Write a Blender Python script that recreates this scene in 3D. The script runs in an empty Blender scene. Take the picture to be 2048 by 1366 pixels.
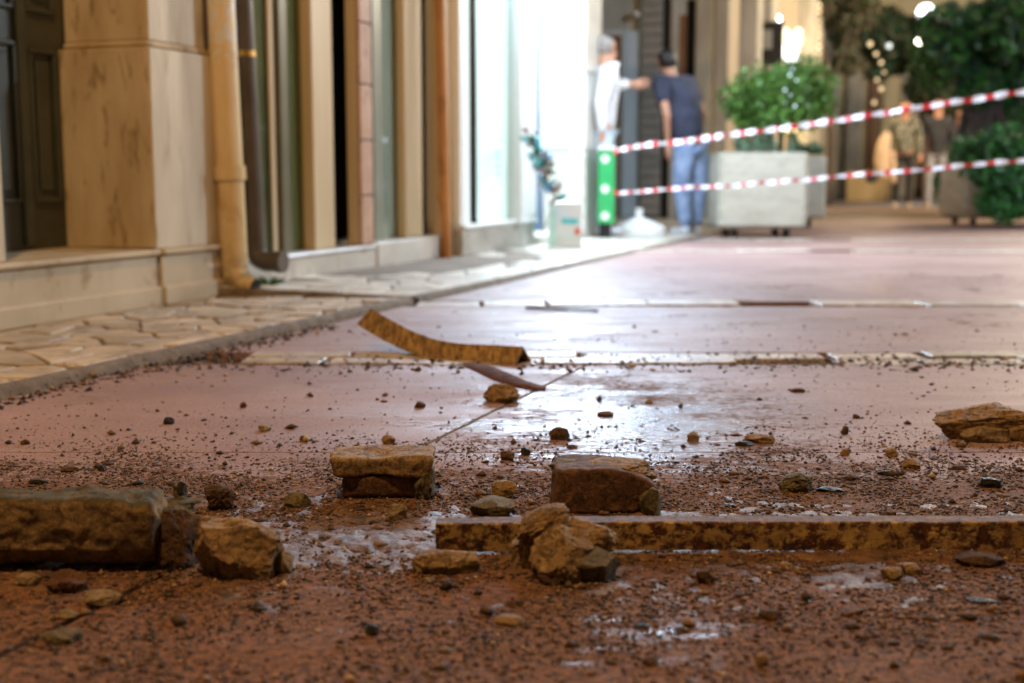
import bpy, bmesh, math, random
import numpy as np
from mathutils import Vector, Matrix, noise
R = math.radians
sc = bpy.context.scene

# ---------------------------------------------------------------- camera
F, H = 2500.0, 0.55                       # focal length in pixels of the 2048 px photograph, eye height in metres
TH = math.atan(333 / F)
cam = bpy.data.objects.new('camera', bpy.data.cameras.new('camera'))
sc.collection.objects.link(cam); sc.camera = cam
cam.location = (0, 0, H); cam.rotation_euler = (math.pi / 2 - TH, 0, 0)
cam.data.sensor_width = 36; cam.data.lens = 36 * F / 2048
cam.data.clip_start = .05; cam.data.clip_end = 400
cam.data.dof.use_dof = True; cam.data.dof.focus_distance = 2.2; cam.data.dof.aperture_fstop = 2.7
cam.data.dof.aperture_blades = 7

# ---------------------------------------------------------------- night sky
world = bpy.data.worlds.new('World'); sc.world = world; world.use_nodes = True
wn = world.node_tree.nodes; wl = world.node_tree.links
sky = wn.new('ShaderNodeTexSky'); sky.sky_type = 'NISHITA'; sky.sun_disc = False
sky.sun_elevation = R(-4); sky.sun_rotation = R(200)
bgn = wn['Background']; wl.new(sky.outputs[0], bgn.inputs[0]); bgn.inputs[1].default_value = .25

sc.view_settings.view_transform = 'Standard'; sc.view_settings.look = 'None'
sc.view_settings.exposure = 0.0; sc.view_settings.gamma = 1
try: sc.view_settings.use_curve_mapping = False
except Exception: pass
sc.cycles.use_denoising = True
sc.cycles.max_bounces = 6; sc.cycles.diffuse_bounces = 3; sc.cycles.glossy_bounces = 3
sc.cycles.transparent_max_bounces = 8; sc.cycles.sample_clamp_indirect = 4
sc.cycles.caustics_reflective = False; sc.cycles.caustics_refractive = False

# ---------------------------------------------------------------- lamps: street ones, fittings built further down, and added ones without fittings
def lamp(name, loc, power, color, radius=.12, kind='POINT', size=(.2, .2), aim=None):
    d = bpy.data.lights.new(name, kind); d.energy = power; d.color = color
    if kind == 'POINT': d.shadow_soft_size = radius
    if kind == 'SPOT': d.shadow_soft_size = radius; d.spot_size = R(120); d.spot_blend = 1
    if kind == 'AREA': d.shape = 'RECTANGLE'; d.size, d.size_y = size
    o = bpy.data.objects.new(name, d); sc.collection.objects.link(o); o.location = loc
    if aim is not None:
        o.rotation_euler = (Vector(aim) - Vector(loc)).to_track_quat('-Z', 'Y').to_euler()
    return o
WARM = (1.0, .58, .24); COOL = (.70, .86, 1.0); NEUT = (1.0, .86, .68)
KEYLAMP = (-.7, .1, 5.4)
GLOBES = [(6.0, 7.6, 4.3), (9.8, 29.0, 4.35)]

# ---------------------------------------------------------------- street frame: u runs along the street, v across it
A20 = R(20); UX, UY = math.sin(A20), math.cos(A20); NX, NY = math.cos(A20), -math.sin(A20)
def P(u, v, z=0): return Vector((u * UX + v * NX, u * UY + v * NY, z))
CT, ST = math.cos(TH), math.sin(TH)
def ray(px, py):
    a = (px - 1024) / F; b = (683 - py) / F
    return (a, CT + b * ST, -ST + b * CT)
def G(px, py, z=0.0):
    d = ray(px, py); t = (z - H) / d[2]; return Vector((d[0] * t, d[1] * t, z))
def D(px, py, y):
    d = ray(px, py); t = y / d[1]; return Vector((d[0] * t, y, H + d[2] * t))
def U(px, py, v):
    d = ray(px, py); t = v / (NX * d[0] + NY * d[1]); return t * (UX * d[0] + UY * d[1])
def V(px, py, u):
    d = ray(px, py); t = u / (UX * d[0] + UY * d[1]); return t * (NX * d[0] + NY * d[1])
def Zv(px, py, v):
    d = ray(px, py); t = v / (NX * d[0] + NY * d[1]); return H + t * d[2]
def Zu(px, py, u):
    d = ray(px, py); t = u / (UX * d[0] + UY * d[1]); return H + t * d[2]

# ---------------------------------------------------------------- materials
def ramp(nt, pts):
    n = nt.nodes.new('ShaderNodeValToRGB'); e = n.color_ramp.elements
    while len(e) < len(pts): e.new(.5)
    for i, (p, c) in enumerate(pts):
        e[i].position = p; e[i].color = (*c, 1) if len(c) == 3 else c
    return n
def nz(nt, co, scale, detail=6, rough=.6, stretch=None, dist=0):
    n = nt.nodes.new('ShaderNodeTexNoise'); n.inputs['Scale'].default_value = scale
    n.inputs['Detail'].default_value = detail; n.inputs['Roughness'].default_value = rough
    n.inputs['Distortion'].default_value = dist
    if stretch:
        m = nt.nodes.new('ShaderNodeMapping'); m.inputs['Scale'].default_value = stretch
        nt.links.new(co, m.inputs[0]); nt.links.new(m.outputs[0], n.inputs['Vector'])
    else: nt.links.new(co, n.inputs['Vector'])
    return n
def new_mat(name):
    m = bpy.data.materials.new(name); m.use_nodes = True
    nt = m.node_tree; b = nt.nodes['Principled BSDF']
    return m, nt, b
def geo_pos(nt): return nt.nodes.new('ShaderNodeNewGeometry').outputs['Position']
def obj_co(nt): return nt.nodes.new('ShaderNodeTexCoord').outputs['Object']
def mixc(nt, fac, a, b, mode='MIX'):
    n = nt.nodes.new('ShaderNodeMix'); n.data_type = 'RGBA'; n.blend_type = mode
    for s, v in ((0, fac), (6, a), (7, b)):
        if hasattr(v, 'is_linked'): nt.links.new(v, n.inputs[s])
        else: n.inputs[s].default_value = v if s == 0 else (*v, 1)
    return n.outputs[2]
def mth(nt, op, a, b=None, clamp=False):
    n = nt.nodes.new('ShaderNodeMath'); n.operation = op; n.use_clamp = clamp
    for i, v in enumerate((a, b)):
        if v is None: continue
        if hasattr(v, 'is_linked'): nt.links.new(v, n.inputs[i])
        else: n.inputs[i].default_value = v
    return n.outputs[0]
def bump(nt, b, h, strength=.4, dist=.01):
    n = nt.nodes.new('ShaderNodeBump'); n.inputs['Strength'].default_value = strength
    n.inputs['Distance'].default_value = dist
    nt.links.new(h, n.inputs['Height']); nt.links.new(n.outputs[0], b.inputs['Normal'])
def grain(name, c1, c2, scale=8, rough=.7, c3=None, fine=60, bs=.4, bd=.004, stretch=None, lo=.35, hi=.65, spec=.5, metal=0, per_obj=.0, coat=0):
    """mottled surface of two or three colours with fine relief"""
    m, nt, b = new_mat(name); co = geo_pos(nt)
    n1 = nz(nt, co, scale, 7, .62, stretch); r = ramp(nt, [(lo, c1), (hi, c2)])
    nt.links.new(n1.outputs[0], r.inputs[0]); col = r.outputs[0]
    if c3:
        n3 = nz(nt, co, scale * 2.7, 5, .6, stretch, .4); r3 = ramp(nt, [(.56, (0, 0, 0)), (.68, (1, 1, 1))])
        nt.links.new(n3.outputs[0], r3.inputs[0]); col = mixc(nt, r3.outputs[0], col, c3)
    if per_obj:
        oi = nt.nodes.new('ShaderNodeObjectInfo'); hs = nt.nodes.new('ShaderNodeHueSaturation')
        mr = nt.nodes.new('ShaderNodeMapRange'); mr.inputs[3].default_value = 1 - per_obj; mr.inputs[4].default_value = 1 + per_obj
        nt.links.new(oi.outputs['Random'], mr.inputs[0]); nt.links.new(mr.outputs[0], hs.inputs['Value'])
        nt.links.new(col, hs.inputs['Color']); col = hs.outputs[0]
    nt.links.new(col, b.inputs['Base Color'])
    b.inputs['Roughness'].default_value = rough; b.inputs['Metallic'].default_value = metal
    b.inputs['Specular IOR Level'].default_value = spec; b.inputs['Coat Weight'].default_value = coat
    nf = nz(nt, co, fine, 8, .7); bump(nt, b, nf.outputs[0], bs, bd)
    return m
def plain(name, c, rough=.5, metal=0, spec=.5, var=.12):
    return grain(name, tuple(x * (1 - var) for x in c), tuple(x * (1 + var) for x in c), 14, rough, fine=90, bs=.15, bd=.002, spec=spec, metal=metal)
def emit(name, c, s, c2=None, scale=3):
    m, nt, b = new_mat(name); b.inputs['Base Color'].default_value = (*c, 1)
    b.inputs['Emission Strength'].default_value = s; b.inputs['Emission Color'].default_value = (*c, 1)
    if c2:
        n1 = nz(nt, geo_pos(nt), scale, 3); r = ramp(nt, [(.4, c), (.6, c2)]); nt.links.new(n1.outputs[0], r.inputs[0])
        nt.links.new(r.outputs[0], b.inputs['Emission Color'])
    return m
def glass(name, tint=(.9, .95, .93), refl=.08):
    m = bpy.data.materials.new(name); m.use_nodes = True; nt = m.node_tree; nt.nodes.clear()
    o = nt.nodes.new('ShaderNodeOutputMaterial'); mx = nt.nodes.new('ShaderNodeMixShader')
    g = nt.nodes.new('ShaderNodeBsdfGlossy'); g.inputs['Roughness'].default_value = .02
    t = nt.nodes.new('ShaderNodeBsdfTransparent'); t.inputs[0].default_value = (*tint, 1)
    f = nt.nodes.new('ShaderNodeFresnel'); f.inputs[0].default_value = 1.5
    gm = nt.nodes.new('ShaderNodeNewGeometry')
    ad = mth(nt, 'MULTIPLY', mth(nt, 'ADD', f.outputs[0], refl, True), mth(nt, 'SUBTRACT', 1.0, gm.outputs['Backfacing']))
    nt.links.new(ad, mx.inputs[0]); nt.links.new(t.outputs[0], mx.inputs[1]); nt.links.new(g.outputs[0], mx.inputs[2])
    nt.links.new(mx.outputs[0], o.inputs[0]); return m

def slab_material(name='red_paving'):
    m, nt, b = new_mat(name); co = geo_pos(nt)
    sx = nt.nodes.new('ShaderNodeSeparateXYZ'); nt.links.new(co, sx.inputs[0]); X, Y = sx.outputs[0], sx.outputs[1]
    big = nz(nt, co, 1.3, 6, .6); r0 = ramp(nt, [(.3, (.22, .130, .115)), (.7, (.38, .245, .22))])
    nt.links.new(big.outputs[0], r0.inputs[0]); col = r0.outputs[0]
    spk = nz(nt, co, 130, 6, .7); r1 = ramp(nt, [(.38, (.42, .38, .34)), (.54, (1, 1, 1))])
    nt.links.new(spk.outputs[0], r1.inputs[0]); col = mixc(nt, .7, col, r1.outputs[0], 'MULTIPLY')
    # earth washed over the surface: densest around the fallen masonry
    def bell(inp, c, w):
        d = mth(nt, 'SUBTRACT', inp, c); d = mth(nt, 'DIVIDE', d, w); d = mth(nt, 'POWER', mth(nt, 'ABSOLUTE', d), 2.0)
        return mth(nt, 'POWER', 2.718, mth(nt, 'MULTIPLY', d, -1.0))
    dens = bell(Y, 1.85, .42)
    dens = mth(nt, 'ADD', mth(nt, 'MULTIPLY', dens, .30), mth(nt, 'MULTIPLY', bell(Y, 1.35, .8), .215))
    pw = mth(nt, 'MULTIPLY', bell(Y, 2.95, .55), bell(X, .30, .42))
    dens = mth(nt, 'ADD', dens, mth(nt, 'MULTIPLY', pw, .20))
    dn = nz(nt, co, 5.5, 8, .68, (1.0, 1.5, 1)); dn2 = nz(nt, co, 48, 6, .7)
    dm = mth(nt, 'ADD', mth(nt, 'MULTIPLY', dn.outputs[0], .42), mth(nt, 'MULTIPLY', dn2.outputs[0], .58))
    dm = mth(nt, 'ADD', dm, dens)
    r2 = ramp(nt, [(.62, (0, 0, 0)), (.70, (1, 1, 1))]); nt.links.new(dm, r2.inputs[0])
    dcn = nz(nt, co, 75, 8, .75); rd = ramp(nt, [(.41, (.022, .010, .005)), (.57, (.20, .092, .038))]); nt.links.new(dcn.outputs[0], rd.inputs[0])
    col = mixc(nt, mth(nt, 'MULTIPLY', r2.outputs[0], .85), col, rd.outputs[0])
    # wetness
    wn1 = nz(nt, co, 3.2, 6, .6, (.8, 1.8, 1)); wn2 = nz(nt, co, 26, 4, .6, (.6, 1.6, 1))
    wm = mth(nt, 'ADD', mth(nt, 'MULTIPLY', wn1.outputs[0], .6), mth(nt, 'MULTIPLY', wn2.outputs[0], .4))
    area = mth(nt, 'MULTIPLY', mth(nt, 'MULTIPLY', bell(X, .28, .50), bell(Y, 2.8, .62)), .72)
    area = mth(nt, 'ADD', area, mth(nt, 'MULTIPLY', mth(nt, 'MULTIPLY', bell(X, .17, .14), bell(Y, 1.5, .11)), .55))
    area = mth(nt, 'ADD', area, mth(nt, 'MULTIPLY', mth(nt, 'MULTIPLY', bell(X, .35, .5), bell(Y, 1.72, .04)), .9))
    area = mth(nt, 'MAXIMUM', area, mth(nt, 'MULTIPLY', bell(Y, 6.0, 2.4), .30))
    wm = mth(nt, 'ADD', wm, mth(nt, 'MULTIPLY', area, .32))
    r3 = ramp(nt, [(.60, (0, 0, 0)), (.72, (1, 1, 1))]); nt.links.new(wm, r3.inputs[0]); wet = r3.outputs[0]
    col = mixc(nt, mth(nt, 'MULTIPLY', wet, .35), col, (.10, .05, .035))
    nt.links.new(col, b.inputs['Base Color'])
    rg = nt.nodes.new('ShaderNodeMapRange'); rg.inputs[3].default_value = .54; rg.inputs[4].default_value = .13
    nt.links.new(wet, rg.inputs[0])
    dusty = mth(nt, 'MAXIMUM', mth(nt, 'MULTIPLY', bell(Y, 1.2, 1.15), .75), r2.outputs[0])
    dusty = mth(nt, 'MULTIPLY', dusty, mth(nt, 'SUBTRACT', 1.0, wet))
    scf = nz(nt, co, 2.6, 8, .7, (.7, 2.6, 1)); scm = mth(nt, 'MULTIPLY', mth(nt, 'SUBTRACT', scf.outputs[0], .5), .9)
    nt.links.new(mth(nt, 'ADD', mth(nt, 'ADD', rg.outputs[0], mth(nt, 'MULTIPLY', scm, mth(nt, 'SUBTRACT', 1.0, wet))), mth(nt, 'MULTIPLY', dusty, .32), True), b.inputs['Roughness'])
    nt.links.new(mth(nt, 'SUBTRACT', .42, mth(nt, 'MULTIPLY', dusty, .26)), b.inputs['Specular IOR Level'])
    hn = nz(nt, co, 120, 8, .75)
    h = mth(nt, 'ADD', mth(nt, 'MULTIPLY', hn.outputs[0], .55), mth(nt, 'MULTIPLY', r2.outputs[0], dn2.outputs[0]))
    h = mth(nt, 'MULTIPLY', h, mth(nt, 'SUBTRACT', 1.0, mth(nt, 'MULTIPLY', wet, .72)))
    bump(nt, b, h, .55, .006)
    return m

M = {}
M['slab'] = slab_material()
M['mortar'] = grain('mortar_bed', (.11, .085, .06), (.20, .15, .105), 12, .85)
M['tan'] = grain('tan_paving_stone', (.30, .23, .15), (.50, .40, .28), 7, .6, (.16, .11, .065), 40, .6, .006, per_obj=.22)
M['pale'] = grain('pale_paving_stone', (.42, .38, .31), (.62, .57, .48), 6, .38, (.25, .2, .15), 40, .5, .005, per_obj=.2)
M['band'] = grain('white_band_stone', (.26, .20, .15), (.56, .49, .41), 13, .42, (.13, .085, .05), 45, .6, .005, per_obj=.2)
M['kerb'] = grain('kerb_concrete', (.10, .07, .045), (.20, .15, .10), 16, .85, (.06, .04, .022), 50, .8, .008)
M['earth'] = grain('earth', (.07, .035, .012), (.17, .085, .03), 14, .8)
M['marble'] = grain('veined_marble', (.44, .33, .19), (.60, .49, .33), 2.6, .45, (.24, .16, .075), 30, .15, .002, (2.6, 2.6, .7))
M['marble_cool_lit'] = grain('cool_lit_marble', (.50, .44, .33), (.66, .60, .47), 2.2, .42, (.44, .36, .24), 30, .15, .002, (3, 3, .5))  # paler copy of the marble: cooler light on street faces put into colour
M['plinth'] = grain('plinth_marble', (.42, .34, .23), (.56, .48, .35), 3.2, .5, (.32, .22, .12), 24, .2, .003, (1, 1, .8))
M['door'] = grain('dark_green_door_paint', (.038, .042, .026), (.062, .066, .042), 5, .42, fine=30, bs=.15, bd=.002)
M['ypipe'] = grain('yellow_pipe_paint', (.58, .42, .20), (.70, .54, .30), 3, .42, (.42, .27, .11), 40, .15, .002, (1, 1, .5))
def pipe_wear(m):
    nt = m.node_tree; b = nt.nodes['Principled BSDF']; src = b.inputs['Base Color'].links[0].from_socket; co = geo_pos(nt)
    s = nt.nodes.new('ShaderNodeSeparateXYZ'); nt.links.new(co, s.inputs[0]); z = s.outputs[2]
    n1 = nz(nt, co, 22, 6, .65)
    hi = mth(nt, 'MULTIPLY', mth(nt, 'SUBTRACT', z, 1.02, True), 2.2, True)
    pk = mth(nt, 'MULTIPLY', mth(nt, 'GREATER_THAN', mth(nt, 'ADD', n1.outputs[0], mth(nt, 'MULTIPLY', hi, .22)), .60), mth(nt, 'GREATER_THAN', z, 1.02))
    lo = mth(nt, 'MULTIPLY', mth(nt, 'SUBTRACT', .34, z, True), 3.0, True)
    st = mth(nt, 'MULTIPLY', lo, mth(nt, 'MULTIPLY', mth(nt, 'SUBTRACT', nz(nt, co, 16, 7, .7).outputs[0], .42, True), 7, True))
    c1 = mixc(nt, pk, src, (.62, .58, .50)); c2 = mixc(nt, mth(nt, 'MULTIPLY', st, .8), c1, (.14, .085, .035)); nt.links.new(c2, b.inputs['Base Color'])
pipe_wear(M['ypipe'])
M['peel'] = grain('peeled_white_paint', (.6, .55, .45), (.7, .66, .56), 20, .6)
M['gpipe'] = grain('dark_grey_pipe_paint', (.055, .042, .032), (.085, .066, .052), 5, .3, fine=30, bs=.1, bd=.002)
M['gold'] = plain('brass_ring', (.8, .5, .15), .3, 1)
M['black'] = plain('void_shade', (.004, .004, .004), .8)  # shade inside recesses and openings put into one black
M['cream'] = grain('cream_paint', (.50, .38, .22), (.58, .46, .29), 2, .5, fine=30, bs=.1, bd=.002, stretch=(3, 3, .4))
M['olive'] = grain('olive_curtain', (.27, .25, .14), (.36, .33, .19), 3, .6, fine=30, bs=.1, bd=.002, stretch=(8, 8, .2))
M['oliveframe'] = grain('dark_olive_frame', (.075, .07, .035), (.10, .092, .05), 3, .4, fine=30, bs=.1, bd=.002)
M['brick'] = grain('pinkish_stone', (.38, .22, .14), (.50, .32, .21), 5, .7, (.32, .17, .10), 30, .4, .004)
M['greyframe'] = grain('grey_green_frame', (.16, .18, .14), (.22, .24, .19), 3, .35, fine=30, bs=.1, bd=.002)
M['greycurtain'] = grain('pale_grey_screen', (.40, .40, .34), (.48, .48, .41), 3, .6, fine=30, bs=.1, bd=.002, stretch=(6, 6, .3))
M['brownpipe'] = grain('rust_brown_pipe_paint', (.34, .13, .03), (.52, .24, .07), 6, .45, (.22, .08, .02), 40, .2, .002, (1, 1, .4))
M['white'] = plain('white_paint', (.70, .70, .67), .4, var=.03)
M['whitestone'] = grain('white_marble_step', (.48, .46, .41), (.60, .58, .53), 4, .35, (.42, .38, .33), 30, .15, .002)
M['greystone'] = grain('grey_plinth_stone', (.34, .33, .29), (.48, .46, .42), 7, .5, (.25, .2, .17), 30, .3, .003)
M['sand'] = grain('sandy_render', (.42, .38, .30), (.52, .48, .39), 3, .8, fine=40, bs=.3, bd=.003)
M['bluedoor'] = grain('pale_blue_panel', (.48, .58, .66), (.56, .66, .74), 2, .4, fine=30, bs=.1, bd=.002)
M['shutter'] = grain('grey_shutter_slat', (.27, .255, .23), (.34, .32, .29), 4, .5, fine=30, bs=.1, bd=.002, metal=.1)
M['brownwood'] = grain('brown_wood', (.16, .065, .022), (.26, .11, .038), 4, .45, stretch=(8, 8, .6))
M['beige'] = grain('beige_render', (.40, .32, .22), (.52, .43, .30), 3, .8, fine=40, bs=.3, bd=.003, stretch=(2, 2, .5))
M['ochre'] = grain('ochre_render', (.50, .36, .17), (.62, .47, .26), 2, .8, fine=40, bs=.3, bd=.003, stretch=(2, 2, .5))
M['darkmetal'] = plain('dark_metal', (.03, .03, .03), .4, .6)
M['planter'] = grain('cream_planter_concrete', (.36, .33, .26), (.46, .43, .35), 4, .75, (.30, .27, .20), 60, .35, .003, (1, 1, 3))
M['navy'] = grain('navy_cotton', (.030, .036, .065), (.05, .058, .095), 12, .9, fine=80, bs=.4, bd=.006)
M['jeans'] = grain('blue_denim', (.17, .25, .42), (.32, .42, .62), 10, .85, fine=60, bs=.4, bd=.008)
M['greyjeans'] = grain('grey_denim', (.26, .27, .30), (.40, .41, .44), 10, .85, fine=60, bs=.4, bd=.008)
M['whitecloth'] = grain('white_cotton', (.70, .73, .76), (.82, .84, .86), 10, .9, fine=50, bs=.4, bd=.008)
M['blackcloth'] = grain('black_cloth', (.020, .020, .024), (.045, .042, .044), 10, .9, fine=50, bs=.4, bd=.008)
M['purple'] = plain('dark_purple_cloth', (.04, .02, .09), .9)
M['sweater'] = grain('patterned_knit', (.035, .04, .03), (.28, .27, .21), 14, .95, (.42, .33, .25), 60, .5, .01, lo=.46, hi=.54)
M['beigecoat'] = grain('beige_coat_cloth', (.55, .38, .24), (.68, .50, .34), 8, .9, fine=50, bs=.4, bd=.008)
M['skin'] = grain('skin', (.48, .24, .15), (.58, .31, .20), 12, .5, fine=80, bs=.1, bd=.001)
M['hair_black'] = plain('black_hair', (.012, .010, .009), .5)
M['hair_brown'] = plain('brown_hair', (.06, .03, .015), .5)
M['hair_grey'] = plain('grey_hair', (.32, .30, .28), .6)
M['rubber'] = plain('shoe_white_rubber', (.70, .72, .78), .5)
M['creamshoe'] = plain('cream_shoe', (.55, .53, .38), .6)
M['blackrubber'] = plain('black_rubber', (.012, .012, .012), .6)
M['red'] = plain('tape_red', (.55, .02, .02), .35)
M['tapewhite'] = plain('tape_white', (.80, .82, .88), .3, var=.03)
M['green'] = plain('green_plastic', (.03, .33, .10), .4)
M['teal'] = plain('teal_print', (.10, .50, .52), .5)
M['redprint'] = plain('red_print', (.65, .12, .10), .5)
M['mint'] = plain('mint_side_print', (.55, .78, .70), .5)
M['leaf'] = grain('tree_leaf', (.035, .10, .014), (.085, .19, .025), 9, .5, per_obj=.1)
M['leaf2'] = grain('tree_leaf_pale', (.09, .20, .03), (.14, .27, .05), 9, .5)
M['hedge'] = grain('hedge_leaf', (.02, .10, .02), (.05, .21, .035), 9, .4)
M['darkleaf'] = grain('dark_needle_leaf', (.008, .035, .018), (.02, .07, .035), 5, .6)
M['oliveleaf'] = grain('dusky_olive_leaf', (.025, .035, .012), (.06, .07, .03), 5, .6)
M['sage'] = grain('grey_green_leaf', (.10, .18, .11), (.18, .28, .18), 9, .6)
M['bark'] = grain('tree_bark', (.06, .045, .03), (.12, .09, .06), 12, .9, fine=30, bs=.8, bd=.01)
M['flower_teal'] = plain('turquoise_petal', (.16, .52, .55), .6)
M['flower_blue'] = plain('blue_petal', (.12, .36, .60), .6)
M['flower_white'] = plain('white_petal', (.68, .67, .70), .6)
M['flower_pink'] = plain('dusky_brown_petal', (.38, .27, .22), .6)
M['glass'] = glass('shop_glass'); M['glass_dark'] = glass('dim_glass', (.75, .8, .72), .05)
M['wall_glow'] = emit('glowing_wall', (.84, .95, .97), .95)  # brightness of the lit shop interior put into its walls as glow
M['strip'] = emit('added_strip', (.85, .94, 1.0), 12)
M['globe'] = emit('globe_glow', (.88, .90, 1.0), 14)
M['sodium'] = emit('sodium_glow', (1, .55, .2), 10)
M['warmwin'] = emit('lit_shop_display', (1.0, .72, .42), 2.6, (1, .95, .85), 5)
M['whitewin'] = emit('lit_sign_white', (.9, .93, 1.0), 3)
M['fairy'] = emit('fairy_bulb', (1.0, .90, .70), 16); M['fairy2'] = emit('cool_bulb', (.75, .9, 1.0), 14)
M['screenlight'] = emit('lit_amber', (1.0, .8, .4), 10)

M['bluestrip'] = plain('blue_grey_door_frame', (.06, .11, .18), .4)
# rocks and iron
def rock_mat(name, a, b_, dark, scale=9, rough=.72, moss=None):
    m, nt, b = new_mat(name); co = obj_co(nt)
    n1 = nz(nt, co, scale * 3.2, 9, .7); r = ramp(nt, [(.32, a), (.62, b_)]); nt.links.new(n1.outputs[0], r.inputs[0])
    n2 = nz(nt, co, scale * 7, 7, .72, None, .6); r2 = ramp(nt, [(.46, (0, 0, 0)), (.60, (1, 1, 1))]); nt.links.new(n2.outputs[0], r2.inputs[0])
    col = mixc(nt, mth(nt, 'MULTIPLY', r2.outputs[0], .8), r.outputs[0], dark)
    n4 = nz(nt, co, 260, 3, .6); r4 = ramp(nt, [(.35, (.55, .5, .45)), (.62, (1.15, 1.1, 1.05))]); nt.links.new(n4.outputs[0], r4.inputs[0])
    col = mixc(nt, .75, col, r4.outputs[0], 'MULTIPLY')
    if moss:
        g = nt.nodes.new('ShaderNodeNewGeometry'); s = nt.nodes.new('ShaderNodeSeparateXYZ'); nt.links.new(g.outputs['Normal'], s.inputs[0])
        mm = mth(nt, 'MULTIPLY', mth(nt, 'SUBTRACT', s.outputs[2], .35, True), 1.8, True)
        mm = mth(nt, 'MULTIPLY', mm, mth(nt, 'MULTIPLY', n2.outputs[0], 1.6, True))
        col = mixc(nt, mm, col, moss)
    nt.links.new(col, b.inputs['Base Color']); b.inputs['Roughness'].default_value = rough
    b.inputs['Specular IOR Level'].default_value = .35
    n5 = nz(nt, co, 75, 10, .75); bump(nt, b, n5.outputs[0], 1.0, .009)
    return m
M['rock'] = rock_mat('sandy_masonry', (.24, .145, .062), (.48, .33, .155), (.075, .042, .018))
M['rock_moss'] = rock_mat('mossy_masonry', (.22, .145, .06), (.38, .26, .12), (.085, .052, .02), 6, .75, (.045, .045, .015))
M['rock_dark'] = rock_mat('dark_masonry', (.07, .035, .016), (.16, .085, .035), (.022, .012, .008))
M['rock_red'] = rock_mat('brick_masonry', (.11, .050, .022), (.22, .11, .05), (.045, .020, .010))
M['rock_pale'] = rock_mat('pale_masonry', (.26, .19, .10), (.42, .33, .19), (.12, .075, .035))
M['rock_grey'] = rock_mat('greenish_masonry', (.13, .11, .055), (.25, .20, .10), (.05, .04, .02))
M['rock_black'] = rock_mat('stone_shade', (.010, .009, .008), (.03, .024, .018), (.006, .006, .006), rough=.4)
M['lime'] = rock_mat('lime_chunk', (.6, .5, .34), (.74, .66, .48), (.4, .3, .18))
def rust_mat(name, base, rust, deep, sc1=32, stretch=(1, 1, 1.3), th=(.49, .60)):
    m, nt, b = new_mat(name); co = obj_co(nt)
    n0 = nz(nt, co, 14, 6, .6, stretch); r0 = ramp(nt, [(.3, tuple(x * .55 for x in base)), (.7, tuple(x * 1.25 for x in base))]); nt.links.new(n0.outputs[0], r0.inputs[0])
    n1 = nz(nt, co, sc1, 10, .74, stretch, .15); r1 = ramp(nt, [(th[0], (0, 0, 0)), (th[1], (1, 1, 1))]); nt.links.new(n1.outputs[0], r1.inputs[0])
    n2 = nz(nt, co, sc1 * 2.3, 5, .6, stretch); r2 = ramp(nt, [(.4, rust), (.6, deep)]); nt.links.new(n2.outputs[0], r2.inputs[0])
    col = mixc(nt, r1.outputs[0], r0.outputs[0], r2.outputs[0]); gn = nt.nodes.new('ShaderNodeNewGeometry'); sz = nt.nodes.new('ShaderNodeSeparateXYZ'); nt.links.new(gn.outputs['Normal'], sz.inputs[0])
    col = mixc(nt, mth(nt, 'MULTIPLY', mth(nt, 'SUBTRACT', sz.outputs[2], .8, True), 4.2, True), col, r2.outputs[0]); nt.links.new(col, b.inputs['Base Color'])
    b.inputs['Roughness'].default_value = .68; b.inputs['Metallic'].default_value = .15
    n3 = nz(nt, co, 150, 8, .7); h = mth(nt, 'ADD', n3.outputs[0], mth(nt, 'MULTIPLY', r1.outputs[0], -.8)); bump(nt, b, h, .6, .003)
    return m
M['rust_beam'] = rust_mat('rusted_paint', (.56, .36, .12), (.14, .045, .013), (.025, .010, .006), 40, (1, 1, 1.2), (.44, .53))
M['rust_angle'] = rust_mat('rusted_angle', (.40, .25, .085), (.17, .085, .028), (.04, .02, .01), 38, (2.2, 1.2, .22), (.44, .60))
M['rust_rod'] = plain('dark_rod', (.03, .014, .018), .95, spec=.1)
for k, c in (('g1', (.055, .028, .012)), ('g2', (.16, .085, .035)), ('g3', (.020, .012, .008)), ('g4', (.36, .24, .11))):
    M[k] = plain('crumb_' + k, c, .75, var=.25)

# ---------------------------------------------------------------- object helpers
WL = {}                                    # world location of every object made here
def tag(o, label=None, cat=None, group=None, kind=None):
    if label: o['label'] = label
    if cat: o['category'] = cat
    if group: o['group'] = group
    if kind: o['kind'] = kind
    return o
def empty(name, loc, label=None, cat=None, group=None, kind=None):
    o = bpy.data.objects.new(name, None); sc.collection.objects.link(o); o.location = loc; WL[o] = Vector(loc)
    o.empty_display_size = .1
    return tag(o, label, cat, group, kind)
def mesh(name, vs, fs, mat, parent=None, smooth=False, mi=None):
    """vs are world coordinates; the object's origin goes to the middle of its base"""
    a = np.array([tuple(v) for v in vs], dtype=float)
    org = Vector(((a[:, 0].min() + a[:, 0].max()) / 2, (a[:, 1].min() + a[:, 1].max()) / 2, a[:, 2].min()))
    a = a - np.array(org)
    me = bpy.data.meshes.new(name); me.from_pydata(a.tolist(), [], [tuple(f) for f in fs])
    for m in (mat if isinstance(mat, (list, tuple)) else [mat]): me.materials.append(m)
    if mi is not None: me.polygons.foreach_set('material_index', list(mi))
    if smooth: me.polygons.foreach_set('use_smooth', [True] * len(me.polygons))
    me.update()
    o = bpy.data.objects.new(name, me); sc.collection.objects.link(o)
    WL[o] = org; o.location = org
    if parent is not None:
        o.parent = parent; o.location = org - WL[parent]
    return o
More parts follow.
